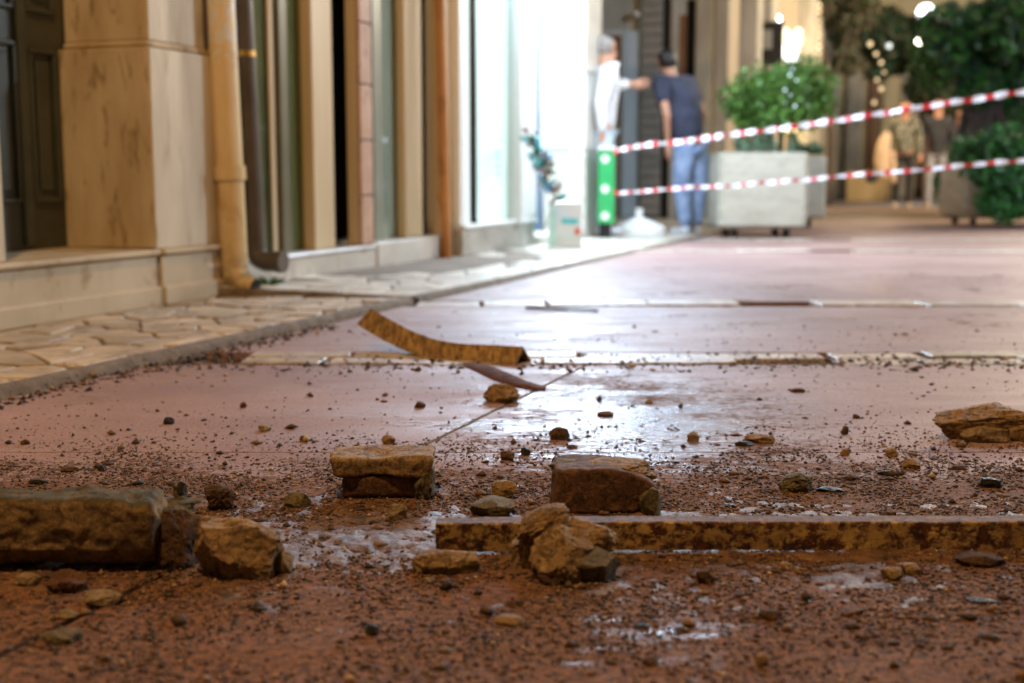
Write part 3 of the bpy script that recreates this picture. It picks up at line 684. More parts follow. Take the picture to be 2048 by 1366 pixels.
# ================================================================= BUILDING ACROSS THE ALLEY
UB = 15.0; VB = -2.82
b4 = empty('corner_building', tuple(P(UB, VB, 0)), 'corner building with grey shutter, pale blue door and brown doorway behind the two men', 'building')
def cu(n, xa, xb, ya, yb, mat, out=.0, dep=.06, parent=b4, bev=.006):
    z1_ = Zu(xa, ya, UB - out) if ya is not None else 3.6; z0_ = 0.0 if yb is None else Zu(xa, yb, UB - out)
    return bx(n, UB - out, UB - out + dep, V(xa, 300, UB - out), V(xb, 300, UB - out), z0_, z1_, mat, parent, bev)
bx('side_wall', UB, UB + .5, -8.5, VB, 0, 8, M['sand'], b4)
bx('street_wall', UB + .501, UB + 14, VB - .6, VB - .02, 0, 8, M['beige'], b4)
cu('window_surround', 1185, 1246, 62, 175, M['white'], .05, .05)
cu('window', 1195, 1240, 72, 168, M['brownwood'], .07, .02)
cu('blue_door', 1243, 1276, 62, None, M['bluedoor'], .06)
fr = cu('shutter_frame', 1276, 1279, None, None, M['greyframe'], .09)
shz = 0.05; k = 0
while shz < 3.5:
    cu_ = bx('slat', UB - .085 + (k % 2) * .012, UB - .02, V(1280, 300, UB - .08), V(1320, 300, UB - .08), shz, shz + .115, M['shutter'], b4, .012); shz += .12; k += 1
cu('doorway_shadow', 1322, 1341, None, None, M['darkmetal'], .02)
cu('pilaster', 1338, 1352, None, None, M['sand'], .10, .1)
cu('brown_door', 1353, 1368, 30, None, M['brownwood'], .03)
cu('brown_door', 1369, 1386, 0, None, M['black'], .02)  # black slab for the shade of the door opening
cu('pilaster', 1387, 1418, None, None, M['beige'], .14, .14)
cu('pilaster', 1419, 1424, None, None, M['ochre'], .10, .1)
cu('pilaster', 1425, 1452, None, None, M['beige'], .12, .12)
cu('wall_lamp', 1264, 1272, 20, 34, M['white'], .18, .12, bev=.03)
# on its street side: a dark framed sign, lit shop window, awning and warm lamps
def su2(n, xa, xb, ya, yb, mat, v=VB, dep=.08, parent=b4):
    a, b_ = U(xa, 200, v), U(xb, 200, v)
    return bx(n, a, b_, v - dep, v, Zv((xa + xb) / 2, yb, v), Zv((xa + xb) / 2, ya, v), mat, parent, .01)
sgn = bx('hanging_sign', 17.0, 17.08, VB, VB + .42, Zu(1480, 132, 17), Zu(1480, 45, 17), M['darkmetal'], None, .01); tag(sgn, 'dark framed box sign projecting from the beige wall above the tree', 'sign')
bx('sign_face', 16.985, 16.999, VB + .08, VB + .28, Zu(1480, 100, 17), Zu(1480, 62, 17), M['greycurtain'], sgn)
win = su2('shop_window', 1556, 1594, 58, 92, M['warmwin'], VB + .05)
su2('shop_window', 1556, 1597, 94, 118, M['whitewin'], VB + .06)
su2('shop_window', 1596, 1612, 60, 92, M['warmwin'], VB + .05)
for xa, xb in ((1512, 1522), (1540, 1552), (1617, 1630), (1640, 1650)): su2('column', xa, xb, -60, 420, M['sand'], VB + .2, .3)
for xa, xb in ((1552, 1612),): su2('shop_window', xa, xb, 236, 262, M['screenlight'], VB + .04)
# building that closes the view, with columns and lit bays
UE_ = 34.0
b5 = empty('far_building', tuple(P(UE_, 0, 0)), 'tan building closing the far end of the street behind the people', 'building')
bx('wall', UE_, UE_ + .6, VB - .5, 16, 0, 12, M['ochre'], b5)
for k, (xa, xb, ya, yb, mt) in enumerate(((1690, 1722, 60, 395, 'beige'), (1735, 1752, 60, 395, 'brownwood'), (1760, 1785, 120, 395, 'ochre'), (1800, 1822, 120, 395, 'beige'), (1835, 1930, 120, 395, 'brownwood'), (1945, 2040, 120, 395, 'darkmetal'))):
    bx('bay', UE_ - .2 - .03 * (k % 2), UE_ - .01, V(xa, 300, UE_ - .2), V(xb, 300, UE_ - .2), 0.0, Zu(xa, ya, UE_ - .2), M[mt], b5, .02)
bx('terrace_wall', 27.5, 28.1, V(1692, 380, 27.5), V(1775, 380, 27.5), -.02, Zu(1700, 342, 27.5), M['ochre'], None, .03)
tw = bpy.data.objects['terrace_wall']; tag(tw, 'low ochre wall left of the beige coated walker', 'wall')
# right hand side of the street (outside the picture, it shuts off the night sky and returns light)
b6 = empty('opposite_building', tuple(P(6, 7.4, 0)), 'plain building along the far right side of the street, outside the picture', 'building')
bx('wall', -8, 30, 7.4, 8, 0, 8, M['beige'], b6)
for k in range(6): bx('shutter', -5 + k * 5.5, -2.6 + k * 5.5, 7.36, 7.399, 0, 2.6, M['shutter'], b6)

# ================================================================= STREET LAMPS
def globe_lamp(loc, label, power):
    x, y, z = loc
    t = empty('street_lamp', (x, y, 0), label, 'street lamp', 'globe street lamps')
    flat_smooth(MB().tube([(x, y, 0), (x, y, .25), (x, y, .27), (x, y, z - .35), (x, y, z - .18)], [.10, .09, .05, .04, .07], 12).build('post', M['darkmetal'], t))
    MB().ball((x, y, z), .19, 18, 12).build('globe', M['globe'], t, True)
    flat_smooth(MB().tube([(x, y, z + .17), (x, y, z + .24)], [.08, .02], 12).build('finial', M['darkmetal'], t))
    lamp('street_lamp_light', (x, y, z - .42), power, (.70, .84, 1.0), .15)
globe_lamp(GLOBES[0], 'globe lamp post on the right side of the street, outside the picture', 1600)
gl = D(1852, 26, 29.0)
globe_lamp((gl.x, gl.y, gl.z), 'globe street lamp glowing among the dark trees', 220)
x, y, z = KEYLAMP
t = empty('sodium_street_lamp', (x, y, 0), 'tall street lamp with amber lantern behind the camera', 'street lamp')
flat_smooth(MB().tube([(x, y, 0), (x, y, .3), (x, y, z + .3)], [.10, .05, .04], 12).build('post', M['darkmetal'], t))
MB().tube([(x, y, z + .3), (x + .0, y + .2, z + .42), (x, y + .45, z + .42)], .03, 8).build('arm', M['darkmetal'], t)
MB().tube([(x, y + .45, z + .40), (x, y + .45, z + .28)], [.08, .17], 14).build('hood', M['darkmetal'], t)
MB().ball((x, y + .45, z + .24), .10, 14, 8).build('bulb', M['sodium'], t, True)
lamp('sodium_light', (x, y + .45, z + .05), 880, WARM, .10)
lamp('far_shop_light', tuple(P(22, VB + 1.2, 2.6)), 60, (1, .78, .5), .4)
lamp('walker_fill_light', tuple(P(19, 2.7, 4.6)), 2400, (1, .84, .62), .5)  # unseen lamp without fitting, added to brighten the walkers

# ================================================================= MASONRY FRAGMENTS
def rock_pts(w, d, h, seed, lvl=4, boxy=.5, cuts=7, amp=.10, fine=.03, tilt=0):
    fine *= 1.25; amp *= .85; cuts = int(cuts * 1.9)
    bm = bmesh.new(); bmesh.ops.create_icosphere(bm, subdivisions=lvl, radius=1)
    rr = random.Random(seed); off = Vector((rr.uniform(-50, 50), rr.uniform(-50, 50), rr.uniform(-50, 50)))
    e = 1 - boxy * .8
    planes = []
    for k in range(cuts):
        a = rr.uniform(0, 2 * math.pi); c = rr.uniform(-.35, .9); s_ = math.sqrt(max(0, 1 - c * c))
        planes.append((Vector((math.cos(a) * s_, math.sin(a) * s_, c)), rr.uniform(.60, .90)))
    vs = []
    for v in bm.verts:
        p = v.co
        p = Vector([math.copysign(abs(x) ** e, x) for x in p])
        m = max(abs(p.x), abs(p.y), abs(p.z))
        sph = v.co.copy(); box_ = v.co / max(abs(x) for x in v.co)
        p = sph.lerp(box_, boxy)
        for n_, dd in planes:
            q_ = p.dot(n_) - dd * (1 + boxy * .25)
            if q_ > 0: p = p - n_ * q_
        n1 = noise.fractal(v.co * 1.6 + off, 1.0, 2.0, 4); n2 = noise.fractal(v.co * 7 + off, .9, 2.1, 4)
        n3 = noise.ridged_multi_fractal(v.co * 2.6 - off, 1.0, 2.0, 3, 1.0, 2.0) - 1.1
        p = p * (1 + amp * n1 + fine * n2 - amp * .35 * n3)
        vs.append(p)
    fs = [tuple(v.index for v in f.verts) for f in bm.faces]; bm.free()
    mx = max(abs(p.x) for p in vs); my = max(abs(p.y) for p in vs)
    zs_ = sorted(p.z for p in vs); zlo = zs_[int(len(zs_) * .06)]; zhi = zs_[-1]
    out = []
    for p in vs:
        z_ = (max(p.z, zlo) - zlo) / (zhi - zlo)
        q_ = Vector((p.x / mx * w / 2, p.y / my * d / 2, z_ * h))
        out.append(q_)
    return out, fs
def rock(name, box_, mat, label, cat='stone', seed=1, lvl=4, boxy=.5, cuts=7, amp=.10, fine=.03, rot=0, roll=0, depth=None, parent=None, z=None, group=None, hfac=1.0, y=None, sink=.002):
    x0, y0, x1, y1 = box_
    c = G((x0 + x1) / 2, y1) if y is None else D((x0 + x1) / 2, y1, y)
    dist = math.hypot(c.y, H); w = (x1 - x0) * c.y / F; bh = (y1 - y0) * c.y / F
    d = depth if depth else min(w * .75, bh * 1.6)
    h = max(bh * .35, (bh - d * .5 * H / c.y) * 1.02) * hfac
    vs, fs = rock_pts(w, d, h, seed, lvl, boxy, cuts, amp, fine)
    rz = Matrix.Rotation(R(rot), 3, 'Z') @ Matrix.Rotation(R(roll), 3, 'Y')
    base = Vector((c.x, c.y + d * .42, (c.z if y is not None else 0) - sink))
    ws = [rz @ v + base for v in vs]
    if roll: 
        mz = min(v.z for v in ws) - base.z; ws = [v - Vector((0, 0, mz)) for v in ws]
    o = mesh(name, ws, fs, M[mat], parent, lvl >= 4)
    if lvl >= 4: flat_smooth(o, 28)
    if parent is None: tag(o, label, cat, group)
    return o

# 1 long squared block on the left, one end broken
def block(name, c0, size, rotz, seed, mat, parent, n=(44, 16, 20), amp=.004, round_=.012, eat=None, chip=.0):
    """a squared stone: subdivided box with worn edges, pitted faces; eat(p) may pull vertices in"""
    w, d, h = size; nx_, ny_, nz_ = n; bm = bmesh.new(); idx = {}
    def gv(i, j, k):
        if (i, j, k) not in idx: idx[(i, j, k)] = bm.verts.new((i / nx_ * 2 - 1, j / ny_ * 2 - 1, k / nz_ * 2 - 1))
        return idx[(i, j, k)]
    for i in range(nx_):
        for j in range(ny_):
            for k, fl in ((0, 1), (nz_, 0)):
                q = [gv(i, j, k), gv(i + 1, j, k), gv(i + 1, j + 1, k), gv(i, j + 1, k)]; bm.faces.new(q[::-1] if fl else q)
    for i in range(nx_):
        for k in range(nz_):
            for j, fl in ((0, 0), (ny_, 1)):
                q = [gv(i, j, k), gv(i + 1, j, k), gv(i + 1, j, k + 1), gv(i, j, k + 1)]; bm.faces.new(q[::-1] if fl else q)
    for j in range(ny_):
        for k in range(nz_):
            for i, fl in ((0, 1), (nx_, 0)):
                q = [gv(i, j, k), gv(i, j + 1, k), gv(i, j + 1, k + 1), gv(i, j, k + 1)]; bm.faces.new(q[::-1] if fl else q)
    off = Vector((seed * 3.1, seed * 7.7, seed)); rz = Matrix.Rotation(R(rotz), 3, 'Z'); ws = []
    for v in bm.verts:
        p = Vector((v.co.x * w / 2, v.co.y * d / 2, v.co.z * h / 2)); s_ = Vector((w / 2, d / 2, h / 2))
        ins = Vector([max(-(a - round_), min(a - round_, b)) for a, b in zip(s_, p)]); dl = p - ins
        if dl.length > 1e-9: p = ins + dl.normalized() * min(dl.length, round_) if dl.length > round_ else p
        nrm = (p - ins).normalized() if (p - ins).length > 1e-9 else Vector((0, 0, 1))
        k1 = noise.fractal(p * 14 + off, 1, 2, 5); k2 = noise.fractal(p * 60 + off, .8, 2, 3)
        kc = max(0, noise.noise(p * 9 - off) - .15)
        edge = (p - ins).length / max(round_, 1e-6)
        p = p + nrm * (amp * k1 + amp * .35 * k2) - (p.normalized() * chip * kc * (2 if edge > .99 else .6))
        p = p + Vector((0, 0, h / 2))
        if eat: p = eat(p, off)
        ws.append(rz @ p + Vector(c0))
    fs = [tuple(v.index for v in f.verts) for f in bm.faces] if False else None
    bm.verts.index_update(); fs = [tuple(v.index for v in f.verts) for f in bm.faces]; bm.free()
    return flat_smooth(mesh(name, ws, fs, M[mat], parent), 40)

def eat_long(p, off):
    # broken right-hand end: hollowed below, ragged above; ragged underside
    w = .21
    t_ = max(0, (p.x - .075) / .10)
    if t_ > 0:
        low = max(0, 1 - p.z / .085)
        p.x -= (.012 + .05 * low) * min(1, t_) * (1 + .5 * noise.noise(p * 40 + off))
        p.y += .028 * min(1, t_) * max(0, low) * (1 if p.y < .0 else 0)
    if p.z < .02: p.z += .010 * (1 + noise.noise(Vector((p.x * 26, 0, 3)) + off)) 
    return p
def eat_under(p, off):
    if p.z < .034:
        k = 1 - p.z / .034; n_ = 1 + noise.noise(Vector((p.x * 22, 0, 3)) + off) * 1.4
        p.z += k * .006 * n_
        if p.y < 0: p.y += k * .022
    if p.z > .075: p.z -= .010 * max(0, noise.noise(Vector((p.x * 16, p.y * 30, 8)) + off))
    return p
lb = empty('long_stone_block', (-.42, 1.72, 0), 'long squared masonry block with mossy top and broken end at the left edge', 'stone block')
c = G(150, 1150); 
block('block', (-.715, 1.728, .0), (.44, .085, .106), -1.5, 3, 'rock_moss', lb, (120, 28, 34), .006, .010, eat_under, .010)
# ragged broken end, darker, standing out of the block
rock('broken_end', (262, 1000, 408, 1140), 'rock_dark', '', seed=14, lvl=5, boxy=.6, cuts=8, amp=.14, fine=.05, parent=lb, depth=.085)
rock('upper_flake', (255, 1000, 402, 1075), 'rock_moss', '', seed=13, lvl=5, boxy=.5, cuts=8, amp=.14, fine=.05, parent=lb, y=1.715, depth=.07)
rock('crust', (150, 985, 405, 1030), 'rock_moss', '', seed=15, lvl=4, boxy=.3, cuts=4, amp=.22, fine=.07, parent=lb, y=1.76, depth=.07)
rock('crust', (-40, 980, 230, 1022), 'rock_moss', '', seed=16, lvl=4, boxy=.3, cuts=4, amp=.2, fine=.07, parent=lb, y=1.78, depth=.06)
rock('chip', (343, 958, 374, 1002), 'rock_pale', 'small pointed chip perched on the end of the long block', 'stone chip', seed=17, lvl=3, boxy=.3, cuts=6, y=1.80, depth=.02)
rock('chip', (352, 958, 372, 990), 'rock_black', 'tiny black piece standing in for the shaded side of the pointed chip on the long block', 'stone chip', seed=18, lvl=3, boxy=.2, cuts=5, y=1.785, depth=.012)  # shaded right side of the chip put into a black piece
# 2
rock('rubble_stone', (365, 1018, 560, 1162), 'rock', 'rough cube shaped stone against the broken end of the long block', seed=21, lvl=5, boxy=.55, cuts=9, amp=.15, fine=.035)
rock('rubble_stone', (545, 1095, 590, 1150), 'rock_pale', 'small flake leaning on the right side of the rough cube stone', 'stone chip', seed=22, lvl=3, boxy=.3, depth=.03)
rock('mortar_clod', (395, 960, 472, 1022), 'rock_dark', 'dark crumbly clod standing behind the rough cube stone', 'clod', seed=23, lvl=4, boxy=.3, cuts=3, amp=.18, fine=.08)
# 5 two layered brick
tb = empty('layered_stone', (-.23, 2.1, 0), 'pale topped two layer masonry block, alone left of centre', 'stone block')
c = G(762, 1000); w_ = (862 - 672) * c.y / F
block('mortar_layer', (c.x + .006, c.y + .052, .0), (w_ * .97, .090, .040), 2, 5, 'rock_red', tb, (44, 20, 10), .004, .008, None, .006)
def eat_top(p, off):
    p.x *= 1 + .10 * (p.z / .04) + (.05 if p.x < 0 else 0) * (p.z / .04)
    p.z -= .004 * max(0, noise.noise(p * 30 + off)); return p
block('stone_layer', (c.x + .001, c.y + .048, .0385), (w_ * 1.02, .100, .036), 2, 6, 'rock', tb, (56, 26, 12), .0035, .007, eat_top, .008)
rock('side_shade', (825, 905, 872, 1000), 'rock_grey', '', seed=27, lvl=4, boxy=.4, cuts=6, amp=.2, fine=.06, parent=tb, depth=.06)  # grey piece: cool shade on the block's right side put into colour
rock('rubble_stone', (775, 1003, 820, 1040), 'rock_pale', 'pale flat flake in front of the two layer block', 'stone chip', seed=28, lvl=3, boxy=.4, depth=.02)
rock('rubble_stone', (806, 998, 842, 1020), 'rock_red', 'small reddish lump just in front of the two layer block', 'stone chip', seed=29, lvl=3, boxy=.3)
# 6
t6 = empty('brick_chunk', (.15, 2.05, 0), 'chunky broken brick with sloping top behind the rusted beam', 'brick')
c = G(1212, 1030); w_ = (1322 - 1103) * c.y / F
def eat6(p, off):
    if p.x > .0: p.z *= 1 - .42 * (p.x / .09) ** 1.5 * (1.0 if p.z > .03 else 0)
    if p.x > .065: p.x -= (p.x - .065) * .3
    return p
block('brick_body', (c.x, c.y + .055, -.002), (w_, .105, .078), 4, 8, 'rock_red', t6, (56, 26, 24), .004, .008, eat6, .008)
rock('mortar_crust', (1140, 908, 1324, 985), 'rock', '', seed=33, lvl=5, boxy=.3, cuts=6, amp=.14, fine=.05, parent=t6, y=2.005, depth=.10)
rock('dark_crust', (1096, 912, 1195, 952), 'rock_grey', '', seed=34, lvl=4, boxy=.35, cuts=5, amp=.2, fine=.08, parent=t6, y=2.02, depth=.07)
rock('grey_end', (1280, 965, 1328, 1036), 'rock_grey', '', seed=35, lvl=4, boxy=.4, cuts=5, amp=.12, fine=.04, parent=t6, depth=.05)
# 7 rock in front of the beam
t7 = empty('rubble_boulder', (.07, 1.68, 0), 'large lumpy rubble stone standing in front of the rusted beam', 'stone')
rock('body', (1055, 1036, 1205, 1172), 'rock', '', seed=41, lvl=5, boxy=.2, cuts=7, amp=.16, fine=.04, parent=t7, depth=.10)
rock('lobe', (1016, 1062, 1110, 1150), 'rock', '', seed=42, lvl=5, boxy=.1, cuts=5, amp=.12, fine=.04, parent=t7, y=1.69, depth=.07)
rock('lobe', (1022, 1022, 1160, 1098), 'rock', '', seed=43, lvl=5, boxy=.15, cuts=6, amp=.12, fine=.04, parent=t7, y=1.68, depth=.07, roll=-24)
rock('lobe', (1110, 1030, 1240, 1115), 'rock', '', seed=44, lvl=5, boxy=.15, cuts=6, amp=.14, fine=.04, parent=t7, y=1.68, depth=.08)
rock('pale_facet', (1140, 1085, 1243, 1168), 'rock_grey', '', seed=45, lvl=4, boxy=.6, cuts=6, amp=.07, fine=.02, parent=t7, depth=.06)
rock('foot', (1075, 1125, 1150, 1172), 'rock_dark', '', seed=46, lvl=4, boxy=.4, cuts=5, amp=.12, fine=.04, parent=t7, depth=.04)
# 8..
rock('rubble_stone', (816, 1088, 975, 1150), 'rock', 'dark ended stone at the left tip of the rusted beam', seed=51, lvl=5, boxy=.5, cuts=8, amp=.12, fine=.03)
rock('rubble_stone', (938, 990, 1035, 1036), 'rock_grey', 'wedge shaped grey stone just behind the rusted beam', seed=52, lvl=4, boxy=.65, cuts=6, amp=.06, fine=.02)
rock('rubble_stone', (982, 956, 1038, 998), 'rock', 'small ochre stone resting behind the wedge shaped grey stone', seed=53, lvl=4, boxy=.4, cuts=7)
rock('mortar_clod', (1560, 938, 1642, 986), 'rock_grey', 'crumbly dark clod behind the right half of the beam', 'clod', seed=54, lvl=4, boxy=.5, cuts=5, amp=.18, fine=.08)
rock('rubble_stone', (1635, 970, 1692, 986), 'rock_black', 'flat black piece standing in for the shadow right beside the crumbly clod', 'stone chip', seed=55, lvl=3, boxy=.2, depth=.03)  # dark flat piece that paints the clod's shadow
# 12 right composite
t12 = empty('masonry_lump', (1.0, 2.7, 0), 'large brown masonry lump cut by the right edge of the picture', 'stone')
rock('body', (1868, 800, 2120, 884), 'rock', '', seed=67, lvl=5, boxy=.25, cuts=7, amp=.14, fine=.05, parent=t12, depth=.13)
rock('lower_ledge', (1925, 845, 2045, 886), 'rock_pale', '', seed=62, lvl=4, boxy=.4, cuts=6, amp=.12, fine=.03, parent=t12, depth=.07)
rock('side_lobe', (2015, 835, 2110, 884), 'rock', '', seed=63, lvl=4, boxy=.4, cuts=6, amp=.12, fine=.03, parent=t12, depth=.05)
rock('brick_inset', (1968, 812, 2004, 842), 'rock_red', '', seed=64, lvl=3, boxy=.1, cuts=2, amp=.05, parent=t12, y=2.625, depth=.03)
# 13 clod under the bent iron
rock('mortar_clod', (963, 764, 1042, 806), 'rock', 'rough brown clod lying in front of the bent iron', 'clod', seed=65, lvl=4, boxy=.3, cuts=4, amp=.18, fine=.07)
PEB = [
 (1098, 851, 1141, 881, 'rock_dark', 'curled dark flake on the wet paving behind the brick chunk', 'stone chip'),
 (1490, 865, 1558, 887, 'rock', 'long pale brown stone right of the wet patch', 'stone'),
 (1466, 880, 1510, 893, 'rock_black', 'thin dark flake in front of the long pale brown stone', 'stone chip'),
 (1374, 861, 1400, 883, 'rock_pale', 'small squarish pebble left of the long pale brown stone', 'pebble'),
 (1683, 849, 1699, 870, 'rock_dark', 'small upright pebble between the long stone and the right hand lump', 'pebble'),
 (1772, 892, 1800, 914, 'rock', 'leaning leaf shaped flake on the paving joint', 'stone chip'),
 (1804, 912, 1846, 938, 'rock', 'curled ochre flake just in front of the paving joint', 'stone chip'),
 (1682, 893, 1703, 912, 'rock', 'little round pebble behind the paving joint left of the leaf shaped flake', 'pebble'),
 (762, 866, 792, 889, 'rock', 'ochre pebble right behind the two layer block', 'pebble'),
 (826, 800, 851, 816, 'rock_dark', 'dark tilted pebble left of the brown clod', 'pebble'),
 (512, 846, 541, 863, 'rock_pale', 'pale yellowish pebble alone on the left paving', 'pebble'),
 (325, 832, 348, 849, 'rock_black', 'black pebble on clean paving at the left', 'pebble'),
 (478, 802, 492, 816, 'rock_dark', 'tiny brown pebble farther back on the left paving', 'pebble'),
 (597, 869, 613, 882, 'rock_dark', 'tiny dark pebble left of the ochre pebble', 'pebble'),
 (1194, 820, 1231, 833, 'rock_red', 'flat reddish pebble in the middle of the wet patch', 'pebble'),
 (1290, 797, 1306, 808, 'rock', 'tiny pebble at the back of the wet patch', 'pebble'),
 (1578, 774, 1613, 785, 'rock_dark', 'small dark flake far back on the right paving', 'stone chip'),
 (1705, 826, 1722, 837, 'rock_dark', 'small round pebble far right behind the joint', 'pebble'),
 (1000, 898, 1034, 922, 'rock_dark', 'dark lump left of the brick chunk on the joint', 'pebble'),
 (1038, 891, 1062, 912, 'rock_black', 'black crumb left of the brick chunk on the joint', 'pebble'),
 (1132, 886, 1156, 897, 'rock_dark', 'flat crumb between the curled flake and the brick chunk', 'pebble'),
 (1268, 919, 1302, 935, 'rock_dark', 'dark flat crumb right above the brick chunk', 'pebble'),
 (190, 926, 213, 943, 'rock_black', 'greenish black pebble left above the long block', 'pebble'),
 (52, 953, 96, 969, 'rock_black', 'flat black flake behind the long block near the left edge', 'stone chip'),
 (118, 930, 156, 945, 'rock_dark', 'flat dark flake left of the greenish black pebble', 'stone chip'),
 (38, 876, 58, 890, 'rock_dark', 'dark pebble near the joint at the left edge', 'pebble'),
 (218, 974, 248, 992, 'rock_dark', 'dark crumb just behind the long block', 'pebble'),
 (1962, 950, 2010, 977, 'rock_black', 'black leaf like flake near the right edge behind the beam', 'stone chip'),
 (1755, 938, 1800, 951, 'rock_black', 'flat black flake halfway between the crumbly clod and right edge', 'stone chip'),
 (1905, 926, 1940, 940, 'rock_dark', 'flat dark chip right of the curled ochre flake', 'stone chip'),
 (562, 980, 622, 1016, 'rock_grey', 'low greyish clod left of the two layer block', 'clod'),
 (20, 1140, 76, 1172, 'rock_pale', 'pale stone under the left end of the long block', 'stone'),
 (84, 1132, 170, 1188, 'rock_red', 'rounded reddish stone in front of the long block', 'stone'),
 (160, 1172, 242, 1214, 'rock_pale', 'pale pointed stone in front of the long block', 'stone'),
 (108, 1213, 152, 1239, 'rock_pale', 'small pale stone lying on the dark joint at lower left', 'pebble'),
 (72, 1250, 158, 1288, 'rock_grey', 'blurred low stone at the lower left corner', 'stone'),
 (1390, 1133, 1432, 1170, 'rock_dark', 'dark stone in front of the beam right of the boulder', 'pebble'),
 (1553, 1118, 1592, 1140, 'rock', 'ochre pebble in front of the middle of the beam', 'pebble'),
 (1762, 1128, 1812, 1162, 'rock', 'left one of two touching stones in front of the beam', 'stone'),
 (1805, 1120, 1852, 1152, 'rock', 'right one of two touching stones in front of the beam', 'stone'),
 (1912, 1100, 2032, 1136, 'rock_dark', 'long dark flat stone in front of the beam at right', 'stone'),
 (1520, 1212, 1568, 1242, 'rock_dark', 'dark round pebble in the right foreground', 'pebble'),
 (1680, 1212, 1736, 1232, 'rock_red', 'flat reddish pebble in the right foreground', 'pebble'),
 (1930, 1192, 2004, 1208, 'rock_black', 'thin black sliver in the right foreground', 'stone chip'),
 (1845, 1224, 1882, 1242, 'rock_dark', 'small dark pebble right of the flat reddish foreground pebble', 'pebble'),
 (1712, 1262, 1746, 1280, 'rock_dark', 'lower left of two small dark foreground pebbles at right', 'pebble'),
 (1826, 1272, 1868, 1288, 'rock_dark', 'lower right of two small dark foreground pebbles at right', 'pebble'),
 (1508, 1300, 1540, 1334, 'rock', 'brown pebble near the bottom edge right of centre', 'pebble'),
 (988, 1225, 1052, 1252, 'rock', 'low brown stone in the centre foreground', 'stone'),
 (728, 1242, 762, 1272, 'rock_black', 'black pebble in the left centre foreground', 'pebble'),
 (1268, 1240, 1302, 1258, 'rock_black', 'black crumb at the edge of the foreground puddle', 'pebble'),
 (1280, 1308, 1322, 1332, 'rock_dark', 'dark crumb near the bottom edge in the centre', 'pebble'),
 (845, 1150, 872, 1166, 'rock_pale', 'pale pebble in front of the dark ended stone', 'pebble'),
 (1140, 1164, 1172, 1178, 'rock_pale', 'pale pebble in front of the lumpy boulder', 'pebble'),
 (1010, 1195, 1050, 1216, 'rock_dark', 'dark crumb below the left side of the lumpy boulder', 'pebble'),
 (1450, 1004, 1476, 1016, 'rock_black', 'small black chip behind the beam right of the brick chunk', 'stone chip'),
 (1760, 1016, 1796, 1036, 'rock_dark', 'dark chip close behind the right part of the beam', 'stone chip'),
 (404, 596, 442, 616, 'lime', 'whitish lump at the foot of the marble plinth by the yellow pipe', 'stone'),
 (688, 563, 724, 574, 'lime', 'small white crumb on the pale footway', 'pebble'),
 (395, 748, 438, 764, 'tan_', 'flat tan chip against the kerb', 'stone chip'),
]
for i, (x0, y0, x1, y1, mt, lab, cat) in enumerate(PEB):
    if mt == 'tan_': mt = 'rock_pale'; x0, y0, x1, y1 = 168, 742, 196, 754
    rock('chip' if cat == 'stone chip' else ('rubble_stone' if cat == 'stone' else ('mortar_clod' if cat == 'clod' else 'pebble')), (x0, y0, x1, y1), mt, lab, cat, seed=100 + i,
         lvl=4 if (x1 - x0) > 38 else 3, boxy=.35, cuts=6, amp=.12, fine=.05, rot=(i * 37) % 30 - 15)

# ================================================================= RUSTED BEAM, BENT IRON, ROD
def sweep(name, centers, prof, mat, parent, up=Vector((0, 0, 1)), jag=.0, seed=1, closed=True, smooth=False):
    """sweep a closed 2-D profile [(side, up)] along a path; side = horizontal normal of the path"""
    n = len(prof); vs = []; rr = random.Random(seed)
    for i, c_ in enumerate(centers):
        c_ = Vector(c_); t_ = (Vector(centers[min(i + 1, len(centers) - 1)]) - Vector(centers[max(i - 1, 0)])).normalized()
        side = t_.cross(up).normalized(); upv = side.cross(t_).normalized()
        for (a, b_) in prof:
            k = noise.noise(c_ * 40 + Vector((a * 90, b_ * 90, seed))) * jag
            vs.append(c_ + side * (a + k) + upv * (b_ + k))
    fs = [(i * n + k, i * n + (k + 1) % n, (i + 1) * n + (k + 1) % n, (i + 1) * n + k) for i in range(len(centers) - 1) for k in range(n)]
    fs += [tuple(range(n - 1, -1, -1)), tuple((len(centers) - 1) * n + k for k in range(n))]
    return mesh(name, vs, fs, M[mat], parent, smooth)
bl = G(872, 1108); brr = D(2250, 1106, bl.y + .02)
path = [bl.lerp(Vector((brr.x, brr.y, 0)), i / 120) + Vector((0, 0, .003 + .0012 * math.sin(i * .05))) for i in range(121)]
pf = [(.0, 0), (.0, .040), (-.002, .042), (-.034, .042), (-.034, .038), (-.0045, .038), (-.0045, .0)]
bo = sweep('rusted_beam', path, pf, 'rust_beam', None, jag=.0018, seed=2); tag(bo, 'long rusted angle iron with flaking yellow paint lying across the foreground', 'iron beam')
# bent angle iron: roof shaped profile, raised at its left end
YB = 3.72
ap = [(742, 616), (770, 634), (800, 650), (830, 665), (862, 677), (900, 685), (940, 688), (985, 690), (1046, 693)]
cs = []
for i in range(len(ap) - 1):
    for k in range(6): cs.append((ap[i][0] + (ap[i + 1][0] - ap[i][0]) * k / 6, ap[i][1] + (ap[i + 1][1] - ap[i][1]) * k / 6))
cs.append(ap[-1])
for _ in range(4): cs = [cs[0]] + [tuple((cs[i - 1][a] + 2 * cs[i][a] + cs[i + 1][a]) / 4 for a in (0, 1)) for i in range(1, len(cs) - 1)] + [cs[-1]]
pth = []
for i, (a, b_) in enumerate(cs):
    pth.append(D(a, b_, float(np.interp(a, [742, 800, 850, 900, 985, 1046], [4.0, 3.87, 3.80, 3.755, 3.70, 3.635]))))
zoff = min(p.z for p in pth[-8:]) - .050
s45 = .045
pf = [(0, 0), (s45, -s45 * 1.15), (s45 - .006, -s45 * 1.17), (0, -.008), (-s45 + .006, -s45 * 1.17), (-s45, -s45 * 1.15)]
